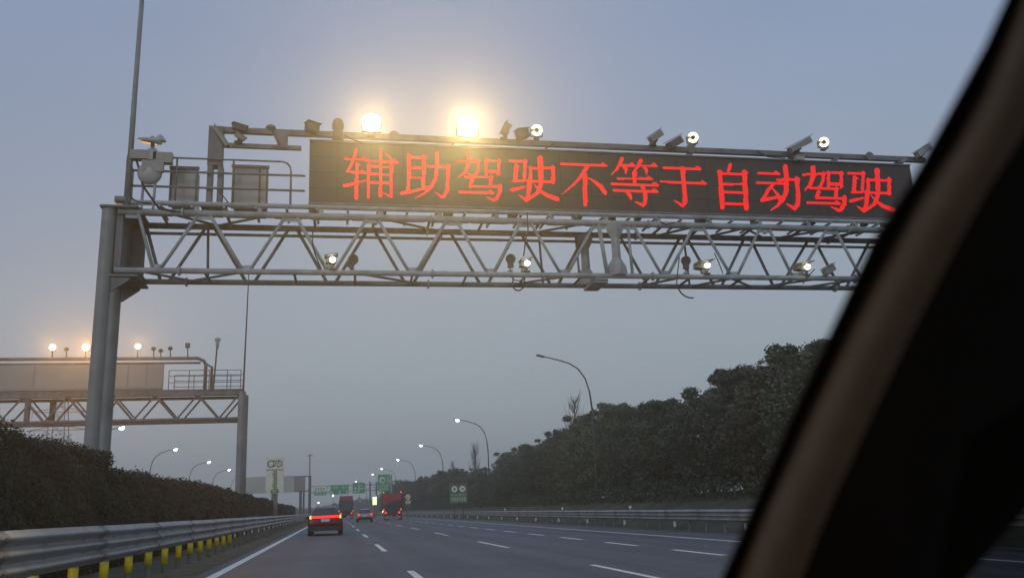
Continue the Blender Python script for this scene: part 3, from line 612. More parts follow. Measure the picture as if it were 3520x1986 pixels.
# ------------------------------------------------------------------ equipment on the gantry
def floodlight(px, py, Y, r, label, mt, group, watts=0, col=(1, .8, .45), name='floodlight', ring=False, zfoot=None):
    c = atY(px, py, Y); t = thing(name, (c.x, c.y, c.z-r*1.5), label, 'lamp', group); d = (CAM-c).normalized(); d = Vector((d.x*.6, d.y, d.z*.6)).normalized()
    MB().lathe(c, -d, [(0, r*1.05), (.12, r*1.02), (.2, r*.6), (.26, r*.3)], 20).build('housing', M['camera_grey'], t, smooth=False)
    k_ = MB(); zf = zfoot if zfoot is not None else c.z-r*1.55
    k_.box((c.x, c.y+.08, (c.z+zf)/2-r*.25), (.05, .05, max(.06, c.z-zf-r*.5))); k_.box((c.x, c.y+.08, zf+.02), (.16, .12, .04))
    k_.box((c.x-r*1.08, c.y+.08, c.z-r*.35), (.02, .05, r*1.3)); k_.box((c.x+r*1.08, c.y+.08, c.z-r*.35), (.02, .05, r*1.3)); k_.box((c.x, c.y+.08, c.z-r*1.02), (r*2.18, .05, .02)); k_.build('bracket', M['camera_dark'], t)
    if not ring: MB().lathe(c, d, [(0.003, r), (.03, r*.97), (.06, r*.75), (.075, r*.3)], 24).build('lens', mt, t, smooth=True)
    else:
        a = d.cross(Vector((0, 0, 1))).normalized(); b = a.cross(d); k_ = MB(); seg = 22
        R0, R1 = r*.46, r
        rows = []
        for i in range(seg+1):
            an = math.radians(200)+i/seg*math.radians(320); v = a*math.cos(an+math.pi)+b*math.sin(an); rows.append([c+d*.01+v*R0, c+d*.05+v*(R0+.02), c+d*.05+v*(R1-.02), c+d*.01+v*R1])
        k_.grid(rows).build('ring_lens', mt, t, smooth=True)
        MB().lathe(c, d, [(0.002, r*.40), (.035, r*.38), (.04, r*.2)], 16).build('centre_lens', M['camera_dark'], t)
    if watts:
        ld = bpy.data.lights.new('lamp_light', 'SPOT'); ld.energy = watts; ld.color = col; ld.spot_size = math.radians(48 if watts > 1000 else 75); ld.spot_blend = 1; ld.shadow_soft_size = r*.8
        lo = bpy.data.objects.new('lamp_light', ld); COL.objects.link(lo); lo.parent = t; lo.location = c+d*.12-t.location; lo.rotation_euler = (CAM-c).normalized().to_track_quat('-Z', 'Y').to_euler(); lo.location = c+(CAM-c).normalized()*.22-t.location
    return t
YT = Y1+.12
floodlight(1277, 422, YT, .245, 'bright amber floodlight on the top pipe, left one of the two glaring ones', M['flood'], 'lit lamps along the top pipe', 5000, (1, .68, .27))
floodlight(1607, 435, YT, .285, 'largest, brightest amber floodlight on the top pipe above the fourth character', M['flood'], 'lit lamps along the top pipe', 8000, (1, .68, .26))
floodlight(1845, 448, YT, .158, 'glowing ring lamp with dark centre, leftmost of the three ring lamps', M['ring'], 'ring lamps along the top pipe', 60, ring=True, name='ring_lamp')
floodlight(2382, 473, YT, .155, 'glowing ring lamp with dark centre, middle one of the three ring lamps', M['ring'], 'ring lamps along the top pipe', 60, ring=True, name='ring_lamp')
floodlight(2832, 489, YT, .150, 'glowing ring lamp with dark centre, rightmost of the three ring lamps', M['ring'], 'ring lamps along the top pipe', 60, ring=True, name='ring_lamp')
LY = Y1-.12
for px, py, lb in ((1143, 892, 'small lit spotlight on the lower chord, leftmost of the four'), (1812, 905, 'small lit spotlight on the lower chord with a cable loop hanging below'),
                   (2432, 912, 'small lit spotlight on the lower chord just right of the splice column'), (2776, 917, 'small lit spotlight on the lower chord nearest the car pillar')):
    t = floodlight(px, py, LY, .078, lb, M['small_flood'], 'small lit spotlights on the lower chord', 25, (1, .95, .75), 'spotlight', zfoot=ZL+.06)
    c = atY(px, py, LY); k_ = MB(); sdx = -.13 if px < 2300 else -.30
    k_.box((c.x+sdx*.35, c.y+.16, c.z+.01), (abs(sdx)+.10, .26, .17), Matrix.Rotation(.12, 3, 'Y')); k_.box((c.x+sdx*.25, c.y+.05, c.z+.115), (abs(sdx)+.22, .36, .02), Matrix.Rotation(-.18, 3, 'Y')); k_.box((c.x-.08, c.y+.15, c.z-.14), (.12, .12, .12)); k_.build('sunshield', M['camera_grey'], t)
def round_lamp(px, py, label, tilt=0):
    c = atY(px, py, LY); t = thing('unlit_lamp', (c.x, c.y, ZL+.06), label, 'lamp', 'unlit round lamps on the lower chord')
    ax = Vector((.35*tilt, -.8, -.25)).normalized(); R = Matrix.Rotation(.45*tilt, 3, 'Y')
    k_ = MB(); k_.lathe(c+Vector((0, 0, .05)), ax, [(-.1, .08), (-.06, .125), (.03, .14), (.05, .12)], 16); k_.box(c+R @ Vector((0, .03, -.10)), (.15, .10, .17), R); k_.build('housing', M['camera_dark'], t, smooth=False)
    k_ = MB(); k_.bar(c+Vector((0, .05, -.13)), (c.x-.04*tilt, c.y+.1, ZL+.07), .035); k_.box((c.x-.03*tilt, c.y+.08, ZL+.10), (.13, .08, .03)); k_.build('bracket', M['steel'], t)
round_lamp(1214, 898, 'unlit tilted round lamp beside the leftmost small spotlight', 1.0)
round_lamp(1755, 896, 'unlit upright round lamp just left of the looped cable')
round_lamp(2358, 902, 'unlit upright round lamp right of the splice column')
def camera(px, py, label, ln=.42, hh=.15, pitch=-.5, yaw=.3, Y=None, zf=11.2, mt='camera_grey', name='camera', grp='cameras along the top pipe', under=False):
    c = atY(px, py, Y or Y1-.0); t = thing(name, (c.x, c.y, min(c.z, zf)), label, 'camera', grp)
    R = (Matrix.Rotation(yaw, 3, 'Z') @ Matrix.Rotation(pitch, 3, 'Y'))   # long axis = local X
    k_ = MB(); k_.box(c, (ln, hh, hh), R); k_.box(c+R @ Vector((ln*.42, 0, 0)), (ln*.2, hh*1.08, hh*1.08), R); k_.build('housing', M[mt], t)
    MB().box(c+R @ Vector((ln*.06, 0, hh*.66)), (ln*1.25, hh*1.25, .015), R).build('sunshield', M[mt], t)
    k_ = MB(); k_.bar(c+R @ Vector((0, 0, -hh*.5)), (c.x-.05, Y1+.2, zf), .06); k_.box((c.x-.05, Y1+.2, zf), (.2, .2, .06)); k_.build('bracket', M['camera_dark'], t)
    MB().lathe(c+R @ Vector((ln*.5, 0, 0)), R @ Vector((1, 0, 0)), [(0, hh*.36), (.025, hh*.34)], 12).build('lens', M['glass'], t)
camera(821, 440, 'small dark camera slung on the top pipe beside the square frame post', .34, .14, .1, .4, mt='camera_dark')
camera(824, 471, 'small pale camera between the two frame pipes', .26, .10, .5, .2, zf=10.76)
camera(757, 468, 'pale slanted tube camera on the square frame post', .62, .09, .95, .1, zf=10.9, Y=Y1-.05)
camera(1072, 441, 'round backed grey camera on the top pipe just left of the message sign', .32, .22, .05, .5, mt='camera_dark')
camera(1740, 446, 'blurry dark camera next to the brightest floodlight', .36, .15, -1.1, .3, mt='camera_dark')
camera(1795, 462, 'dark box camera just left of the first ring lamp', .34, .22, -.3, .4, mt='camera_dark')
camera(2253, 470, 'tilted box camera pointing up and right over the third last character group', .46, .18, -.62, .2)
camera(2318, 492, 'dark broad camera tucked left of the middle ring lamp', .52, .20, -.55, .3, mt='camera_dark')
camera(2748, 500, 'largest wing shaped camera left of the rightmost ring lamp', .92, .17, -.50, .2)
camera(3172, 520, 'pale camera at the right end of the top pipe beside the car pillar', .66, .18, -.52, .2, mt='radar')
camera(3102, 552, 'small grey camera below the right end of the top pipe', .30, .11, -.4, .2, zf=10.95)
camera(2748, 545, 'pale small camera hanging under the top pipe over the sign edge', .26, .13, .0, .1, zf=10.98, mt='radar', Y=Y1-.15)
camera(2848, 928, 'unlit grey camera on the lower chord nearest the car pillar', .42, .17, -.45, .3, Y=LY, zf=ZL+.08, grp='cameras on the lower chord')
c_ = atY(1162, 415, Y1); t = thing('beacon', (c_.x, Y1+.2, 11.0), 'rounded upright sensor on the top pipe at the left end of the sign', 'sensor')
MB().lathe((c_.x, Y1+.2, 10.85), (0, 0, 1), [(0, .15), (.25, .15), (.36, .115), (.44, .15), (.56, .165), (.68, .13), (.74, .06)], 14).build('body', M['camera_dark'], t, smooth=True)
c_ = atY(945, 437, Y1); t = thing('antenna', (c_.x, Y1+.2, 11.2), 'small rounded antenna cap on the top pipe left of the sign', 'antenna')
MB().lathe((c_.x-.12, Y1+.2, 11.2), (0, 0, 1), [(0, .13), (.07, .13), (.11, .08)], 12).build('cap', M['camera_grey'], t, smooth=True); MB().bar((c_.x-.1, Y1+.22, 11.2), (c_.x+.14, Y1+.22, 10.72), .16, .06).build('bracket', M['camera_dark'], t)
# radar unit at the left end
RZ = 8.98
t = thing('traffic_sensor', (-4.72, Y1-.1, RZ), 'pale sensor cluster with disc top and round dish at the left end of the gantry', 'sensor')
c = MB()
for x in (-4.86, -4.58): c.tube([(x, Y1-.05, RZ-.2), (x+.02, Y1-.05, 9.75)], .035, 8)
c.tube([(-4.62, Y1-.08, 9.7), (-4.70, Y1-.08, 10.72)], .05, 8); c.box((-4.66, Y1-.1, 10.2), (.2, .2, .3)); c.build('stand', M['steel'], t)
MB().lathe((-4.75, Y1-.1, 10.52), (.12, -.25, 1), [(0, .20), (.03, .30), (.08, .30), (.13, .16)], 20).build('disc', M['radar'], t, smooth=False)
MB().lathe((-4.52, Y1-.05, 10.58), (.1, -.3, 1), [(0, .12), (.05, .17), (.11, .12), (.2, .04)], 16).build('cap', M['radar'], t, smooth=False)
MB().lathe((-4.70, Y1-.12, 9.70), (0, -1, -.1), [(-.02, .30), (.03, .29), (.08, .18), (.10, .05)], 22).build('dish', M['radar'], t, smooth=True)
c = MB(); c.box((-4.95, Y1-.1, 10.18), (.46, .22, .24)); c.box((-4.40, Y1-.1, 10.12), (.46, .20, .28)); c.box((-4.62, Y1-.16, 9.87), (.52, .12, .30)); c.build_split('side_camera', M['camera_grey'], t)
def cabinet(x0, x1, z0, z1, Y, label, kind):
    xm, zm = (x0+x1)/2, (z0+z1)/2; t = thing('control_cabinet', (xm, Y, z0), label, 'cabinet', 'control cabinets on the gantry platform')
    MB().box((xm, Y+.25, zm), (x1-x0-.08, .5, z1-z0-.1)).build('body', M['cabinet'], t)
    c = MB()
    for x in (x0+.03, x1-.03): c.box((x, Y-.015, zm), (.055, .05, z1-z0))
    c.box((xm, Y-.017, z1-.035), (x1-x0+.04, .07, .075)); c.box((xm, Y-.017, z0+.04), (x1-x0-.06, .05, .08))
    if kind: c.box((xm+.24, Y-.02, zm), (.045, .05, z1-z0-.12))
    c.build('frame', M['cabinet_dark'], t)
    MB().box((xm, Y+.02, zm+.02), (x1-x0-.2, .02, z1-z0-.3)).build('door', M['cabinet'], t)
cabinet(-4.30, -3.60, 8.98, 10.10, Y1+.38, 'smaller grey control cabinet between the sensor cluster and the square frame post', 0)
cabinet(-2.75, -1.82, 8.98, 10.20, Y1+.38, 'larger grey control cabinet between the square frame post and the message sign', 1)
# ------------------------------------------------------------------ second gantry, for the other carriageway
G = 52.0; G2 = 53.6; gl, gu = 6.62, 8.02; D1, D2_ = G2+.0, G+.0
g2 = thing('gantry', (-5.6, G, .1), 'second steel truss gantry farther off over the opposite carriageway, seen from behind', 'gantry')
c = MB()
for Y in (G, G2): c.tube([(-5.35, Y, -.2), (-5.35, Y, 8.15)], .21, 16); c.tube([(-30, Y, -.4), (-30, Y, 8.15)], .21, 12)
c.build_split('column', M['column'], g2)
c = MB()
for Y in (G, G2):
    for z in (gl, gu): c.tube([(-30, Y, z), (-5.3, Y, z)], .09, 10)
c.box((-17.6, (G+G2)/2, gu+.22), (24.6, 1.9, .16)); c.box((-17.6, G-.1, gu+.1), (24.6, .1, .3))
c.build_split('chord', M['steel_dark'], g2)
c = MB()
for Y, off in ((G, 0), (G2, .2)):
    x = -5.5
    while x > -29: c.tube([(x, Y, gu), (x-1.1, Y, gl)], .055, 6); c.tube([(x-1.1, Y, gl), (x-2.3, Y, gu)], .075 if Y == G else .05, 6); x -= 2.3
c.tube([(-16.7, G, gl), (-16.7, G, gu)], .16, 8); c.tube([(-15.9, G2, gl), (-15.9, G2, gu)], .16, 8)
c.build_split('diagonal', M['steel_dark'], g2)
c = MB()
for Y in (G-.1, G2+.1):
    for z in (9.42, 9.08, 8.72): c.tube([(-9.4, Y, z), (-5.45, Y, z)], .022, 6)
    for x in (-9.4, -8.3, -7.2, -6.2, -5.45): c.tube([(x, Y, 8.3), (x, Y, 9.42)], .025, 6)
c.build('railing', M['steel_dark'], g2)
c = MB(); c.tube([(-5.3, G, 8.1), (-5.2, G, 15.6)], .055, 8, .03); c.build('mast', M['lamppole'], g2)
c = MB(); c.tube([(-30, G+.5, 10.26), (-7.95, G+.5, 10.22), (-7.6, G+.5, 10.05), (-7.5, G+.5, 9.8), (-7.5, G+.5, 8.3)], .10, 10); c.tube([(-30, G+.5, 9.98), (-7.8, G+.5, 9.95)], .06, 8); c.tube([(-7.15, G+.5, 8.3), (-7.15, G+.5, 9.7), (-7.5, G+.5, 9.9)], .08, 8)
c.build('top_pipe', M['steel_dark'], g2, smooth=True)
s2 = thing('message_sign', (-18, G-.1, 8.3), 'pale grey back of a long message sign on the second gantry', 'sign')
c = MB(); c.box((-19.6, G+.1, 9.08), (19.7, .36, 1.44)); c.build('panel', mat('pale_sign_back', (.30, .30, .27), .6, 0, .1, .5), s2)
c = MB()
for x in (-11.6, -10.6, -13.4, -16.5, -19.5, -23, -26): c.box((x, G-.085, 9.05), (.10, .02, 1.4))
c.box((-19.6, G-.09, 8.44), (19.8, .04, .12)); c.build_split('stiffener', M['signback'], s2)
for i, (px, py, r) in enumerate(((180, 1193, .16), (295, 1193, .185), (474, 1190, .15))):
    c_ = atY(px, py, G+.3); lb = ('amber lamp on the second gantry, leftmost of its three', 'brightest amber lamp on the second gantry, beside the near gantry column', 'amber lamp on the second gantry, rightmost of its three')[i]
    t = thing('floodlight', (c_.x, c_.y, 10.3), lb, 'lamp', 'amber lamps on the second gantry')
    d = Vector((.3, -1, -.15)).normalized(); MB().lathe(c_, -d, [(0, r*1.05), (.12, r), (.2, r*.4)], 14).build('housing', M['camera_dark'], t)
    MB().lathe(c_, d, [(.003, r), (.05, r*.85), (.08, r*.4)], 16).build('lens', M['far_flood'], t, smooth=True)
    MB().box((c_.x, c_.y+.1, (c_.z+10.3)/2), (.06, .06, max(.05, c_.z-10.3))).build('bracket', M['camera_dark'], t)
    ld = bpy.data.lights.new('lamp_light', 'SPOT'); ld.energy = (1500, 3200, 1300)[i]; ld.color = (1, .50, .14); ld.spot_size = math.radians(90); ld.spot_blend = 1; ld.shadow_soft_size = .12
    lo = bpy.data.objects.new('lamp_light', ld); COL.objects.link(lo); lo.parent = t; lo.location = c_+d*.2-t.location; lo.rotation_euler = d.to_track_quat('-Z', 'Y').to_euler()
for i, (px, py, zz) in enumerate(((528, 1198, 0), (552, 1205, 0), (585, 1197, 0), (645, 1187, 1), (228, 1200, 0))):
    c_ = atY(px, py, G+.45); t = thing('camera', (c_.x, c_.y, 10.3), ('small round camera on the second gantry, first right of the amber lamps', 'lower small camera on the second gantry between two round ones', 'small round camera on the second gantry with a drooping cable below',
        'square dark camera on the second gantry near its pipe bend', 'dark camera bulk on the second gantry between two amber lamps')[i], 'camera', 'cameras on the second gantry')
    if zz: MB().box(c_, (.24, .24, .26)).build('housing', M['camera_dark'], t)
    else: MB().lathe(c_, (.5, -1, -.2), [(-.18, .07), (-.1, .11), (.1, .12), (.14, .1)], 12).build('housing', M['camera_dark'], t)
    MB().bar((c_.x, c_.y, c_.z-.05), (c_.x+.05, c_.y, 10.25), .06).build('bracket', M['camera_dark'], t)
c_ = atY(748, 1170, G-.2); t = thing('pole_camera', (c_.x, c_.y, 8.3), 'pale camera on a tall thin pole at the right end of the second gantry', 'camera')
MB().tube([(c_.x-.12, c_.y, 8.3), (c_.x, c_.y, c_.z)], .045, 8).build('pole', M['lamppole'], t); MB().lathe((c_.x, c_.y, c_.z-.05), (0, 0, 1), [(-.42, .07), (-.1, .12), (-.05, .08), (.05, .17), (.17, .16), (.22, .08)], 12).build('head', M['radar'], t, smooth=True)
# ------------------------------------------------------------------ pylon
t = thing('pylon', (-66.5, 230, -.3), 'faint lattice power pylon beyond the hedge under the second gantry', 'pylon'); c = MB()
def leg(z): return 3.6-(z/40)*3.0
for sx_ in (-1, 1):
    for sy_ in (-1, 1): c.tube([(-66.5+sx_*leg(0), 230+sy_*leg(0), -.3), (-66.5+sx_*leg(38), 230+sy_*leg(38), 38)], .14, 5)
for k_ in range(12):
    z0_, z1_ = k_*3.1, (k_+1)*3.1
    for sy_ in (-1, 1):
        c.tube([(-66.5-leg(z0_), 230+sy_*leg(z0_), z0_), (-66.5+leg(z1_), 230+sy_*leg(z1_), z1_)], .06, 4); c.tube([(-66.5+leg(z0_), 230+sy_*leg(z0_), z0_), (-66.5-leg(z1_), 230+sy_*leg(z1_), z1_)], .06, 4)
for z, wd in ((23.4, 6.4), (27.8, 6.2), (32, 5)):
    for s_ in (-1, 1): c.tube([(-66.5, 230, z+1.3), (-66.5+s_*wd, 230, z)], .10, 4); c.tube([(-66.5, 230, z), (-66.5+s_*wd, 230, z)], .10, 4); c.tube([(-66.5+s_*wd, 230, z), (-66.5+s_*wd, 230, z-1.6)], .08, 4)
c.build('lattice', M['pylon'], t)
# ------------------------------------------------------------------ signs
def quadset(name, rects, Y, mt, parent, dy=.02):
    c = MB()
    for (a, b, c1, d1) in rects: c.box(((a+c1)/2, Y-dy, (b+d1)/2), (abs(c1-a), .012, abs(d1-b)))
    return c.build(name, mt, parent)
def glyphs(x0, z0, x1, z1, n, wd=.12, seed=1):
    """bars standing for characters too blurred to read"""
    rd = random.Random(seed); out = []; s = (x1-x0)/n
    for i in range(n):
        a = x0+s*i+s*.14; b = x0+s*(i+1)-s*.14; h = z1-z0
        out += [(a, z1-h*.12, b, z1-h*.02), (a+(b-a)*.42, z0, a+(b-a)*.58, z1), (a, z0+h*.42, b, z0+h*.54)]
        if rd.random() > .4: out.append((a, z0, a+(b-a)*.15, z0+h*.6))
        if rd.random() > .4: out.append((b-(b-a)*.15, z0+h*.1, b, z1-h*.1))
        out.append((a, z0, b, z0+h*.08))
    return out
# tall cream pylon sign with oval emblem
t = thing('pylon_sign', (-4.9, 75, .1), 'tall cream pylon sign with an oval black emblem and green vertical writing above the hedge', 'sign')
MB().box((-4.9, 75.1, 4.32), (1.42, .3, 2.9)).build('panel', M['signcream'], t)
MB().box((-4.9, 75.1, 1.5), (.5, .2, 3.0)).build('post', M['signback'], t)
quadset('divider', [(-5.58, 4.72, -4.22, 4.80)], 74.94, M['signback'], t)
em = MB()
def oval(cx_, cz_, rx, rz, a0, a1, th): em.tube([(cx_+rx*math.cos(math.radians(a0+(a1-a0)*i/12)), 74.93, cz_+rz*math.sin(math.radians(a0+(a1-a0)*i/12))) for i in range(13)], th, 4)
oval(-5.22, 5.25, .27, .26, 40, 340, .038); oval(-4.62, 5.25, .27, .26, -110, 110, .03)
for x in (-5.02, -4.86, -4.66): em.bar((x-.07, 74.92, 5.02), (x+.07, 74.92, 5.5), .055, .03)
em.bar((-5.2, 74.92, 5.5), (-4.6, 74.92, 5.5), .03, .03); em.build('emblem', M['signblack'], t)
quadset('writing', [r for k_ in range(5) for r in glyphs(-5.14, 4.28-.42*k_, -4.66, 4.66-.42*k_, 1, seed=k_)]+[(-5.2, 2.9, -5.05, 3.15), (-4.72, 2.9, -4.58, 3.2)], 74.94, M['signgreen_pale'], t)
# grey structure behind: back of a cantilever sign
def place_sign(name, x0, z0, x1, z1, Y, label, mt, cat='sign', group=None, posts=True):
    t = thing(name, ((x0+x1)/2, Y, -.3), label, cat, group); MB().box(((x0+x1)/2, Y+.06, (z0+z1)/2), (x1-x0, .1, z1-z0)).build('panel', mt, t); return t
t = thing('sign_gantry', (-4.2, 130, 0), 'pale grey back of a wide sign on a frame behind the cream pylon sign', 'sign gantry')
MB().box((-9.1, 130, 5.35), (6.6, .2, 2.3)).build('panel', mat('pale_panel', (.40, .41, .37), .5, 0, .12, .4), t); MB().box((-5.2, 130.1, 5.3), (1.9, .15, 2.0)).build('panel', M['signback'], t)
c = MB(); c.box((-8, 130.3, 6.35), (9, .3, .16)); c.box((-8, 130.3, 4.3), (9, .3, .16)); c.build('beam', M['steel_dark'], t)
c = MB(); c.tube([(-4.9, 130.3, -.2), (-4.9, 130.3, 6.4)], .2, 8); c.tube([(-4.45, 130.3, -.2), (-4.45, 130.3, 6.4)], .14, 8); c.tube([(-3.62, 130.3, -.2), (-3.62, 130.3, 6.4)], .2, 8); c.tube([(-12.6, 130.3, -.2), (-12.6, 130.3, 6.4)], .2, 8); c.build_split('post', M['steel_dark'], t)
t = thing('mast', (-3.68, 131, 0), 'thin tall mast with a short crossbar above the grey sign frame', 'mast'); c = MB(); c.tube([(-3.68, 131, -.2), (-3.68, 131, 9.5)], .07, 6); c.build('pole', M['lamppole'], t); MB().tube([(-4.1, 131, 9.3), (-3.3, 131, 9.35)], .05, 6).build('crossbar', M['lamppole'], t)
# gantry with three green signs
YG = 200
t = thing('sign_gantry', (7.5, YG+.5, -.3), 'distant pipe gantry carrying three green direction signs', 'sign gantry'); c = MB()
for z in (6.9, 5.6): c.tube([(-5.5, YG+.5, z), (12.5, YG+.5, z)], .12, 6)
c.build('beam', M['steel'], t); c = MB()
for x in (-5.5, 7.6, 9.0, 12.5): c.tube([(x, YG+.5, -.5), (x, YG+.5, 7.5)], .17, 8)
c.build_split('post', M['steel_dark'], t); c = MB()
for k_ in range(9): c.tube([(-5+2*k_, YG+.5, 5.6), (-4+2*k_, YG+.5, 6.9)], .05, 4); c.tube([(-4+2*k_, YG+.5, 6.9), (-3+2*k_, YG+.5, 5.6)], .05, 4)
c.build('lattice', M['steel'], t)
t = place_sign('direction_sign', -4.6, 4.95, -1.95, 6.95, YG, 'small direction sign, cream above and green below, leftmost of the three', M['green'])
quadset('upper_field', [(-4.55, 5.65, -2.0, 6.88)], YG, M['signcream'], t, .01); quadset('writing', [(-4.3+.55*k, 5.75, -4.12+.55*k, 6.6) for k in range(4)]+[(-4.4, 6.45, -2.2, 6.5)], YG, M['palegreen'], t); quadset('lower_writing', glyphs(-4.4, 5.1, -2.1, 5.5, 3, seed=6), YG, M['signwhite'], t)
t = place_sign('direction_sign', -1.16, 4.97, 2.95, 7.1, YG, 'widest green direction sign with rows of white marks, middle of the three', M['green'])
quadset('writing', glyphs(-.6, 6.2, .5, 6.8, 2, seed=7)+glyphs(1.3, 6.25, 2.5, 6.85, 2, seed=8)+[(-.85, 5.1, -.6, 5.75), (.8, 5.15, 1.05, 5.8), (2.4, 5.2, 2.65, 5.85)], YG, M['signwhite'], t); quadset('border', [(-1.12, 5.0, -1.05, 7.06), (2.85, 5.0, 2.92, 7.06), (-1.05, 5.0, 2.85, 5.06), (-1.05, 7.0, 2.85, 7.06)], YG, M['signwhite'], t)
t = place_sign('direction_sign', 3.75, 5.05, 6.45, 7.3, YG, 'green direction sign with a white junction diagram, rightmost of the three', M['green'])
quadset('diagram', [(4.0, 6.0, 4.7, 6.3), (5.0, 5.2, 5.2, 6.9), (5.2, 6.0, 6.2, 6.15), (4.0, 5.3, 4.6, 5.6), (5.3, 6.7, 6.0, 6.85)], YG, M['signwhite'], t)
# tall green sign at the right
t = place_sign('exit_sign', 8.35, 4.9, 10.8, 8.2, 180, 'tall green sign with a pale round symbol, above the dump truck', M['green'])
c = MB(); c.lathe((9.3, 179.98, 7.1), (0, -1, 0), [(0, .62), (.02, .62)], 20); c.build('symbol', M['signcream'], t); c = MB(); c.lathe((9.38, 179.95, 7.05), (0, -1, 0), [(0, .36), (.015, .36)], 16); c.build('symbol_centre', M['green'], t)
quadset('writing', glyphs(8.6, 5.7, 10.5, 6.25, 4, seed=9)+glyphs(8.6, 5.05, 10.5, 5.55, 4, seed=10)+glyphs(10.1, 6.6, 10.6, 7.7, 1, seed=11), 180, M['signwhite'], t)
c = MB(); c.tube([(11.1, 180.3, -.6), (11.1, 180.3, 8.2)], .16, 8); c.tube([(11.1, 180.3, 7.4), (8.6, 180.3, 7.4)], .1, 6); c.tube([(11.1, 180.3, 5.7), (8.6, 180.3, 5.7)], .1, 6); c.build_split('post', M['steel'], t)
# speed information board in front of the trees
BY = 95; b0 = atY(1547, 1728, BY); b1 = atY(1605, 1660, BY); Xa, Xb, Za, Zb = b0.x, b1.x, b0.z, b1.z
b0 = atY(1547, 1728, 110); b1 = atY(1605, 1660, 110); Xa, Xb, Za, Zb = b0.x, b1.x, b0.z, b1.z; BY = 110
t = thing('information_board', ((Xa+Xb)/2, BY, -.3), 'grey green roadside board with two round emblems and lines of writing before the trees', 'sign')
MB().box(((Xa+Xb)/2, BY+.05, (Za+Zb)/2), (Xb-Xa, .08, Zb-Za)).build('panel', M['palegreen'], t)
W_, H_ = Xb-Xa, Zb-Za
quadset('border', [(Xa, Za, Xa+.05, Zb), (Xb-.05, Za, Xb, Zb), (Xa+.05, Zb-.05, Xb-.05, Zb), (Xa+.05, Za, Xb-.05, Za+.05)], BY, M['signgreen_pale'], t)
for k_, fx in enumerate((.27, .73)):
    c = MB(); c.lathe((Xa+W_*fx, BY-.01, Za+H_*.72), (0, -1, 0), [(0, W_*.175), (.015, W_*.175)], 18); ob = c.build('emblem', M['signcream'], t)
    quadset('emblem_mark', [(Xa+W_*(fx-.08), Za+H_*.69, Xa+W_*(fx+.08), Za+H_*.75)]+([(Xa+W_*(fx-.03), Za+H_*.64, Xa+W_*(fx+.03), Za+H_*.80)] if k_ == 0 else []), BY, M['signred'] if k_ == 0 else M['palegreen'], ob, .035)
quadset('lower_field', [(Xa+.07, Za+.07, Xb-.07, Za+H_*.34)], BY, M['signgreen_pale'], t, .012)
quadset('writing', glyphs(Xa+.15, Za+H_*.38, Xb-.15, Za+H_*.47, 8, seed=12)+glyphs(Xa+.15, Za+H_*.1, Xb-.15, Za+H_*.28, 6, seed=13), BY, M['signcream'], t, .03)
c = MB()
for x in (Xa+W_*.25, Xa+W_*.75): c.tube([(x, BY+.15, -.5), (x, BY+.15, Zb-.2)], .05, 8)
c.build_split('post', M['lamppole'], t)
# round speed sign
c_ = atY(1402, 1707, 128); t = thing('speed_sign', (c_.x, 128, -.3), 'round pale road sign with a small plate below, right of the dump truck', 'sign')
MB().lathe((c_.x, 128, c_.z), (0, -1, 0), [(0, .38), (.03, .38)], 18).build('disc', M['signcream'], t); quadset('figures', [(c_.x-.16, c_.z-.07, c_.x+.16, c_.z+.07)], 127.96, M['signred'], t)
MB().box((c_.x, 128, c_.z-.72), (.75, .04, .5)).build('plate', M['signcream'], t); MB().tube([(c_.x, 128.08, -.5), (c_.x, 128.08, c_.z+.2)], .05, 6).build('post', M['steel'], t)
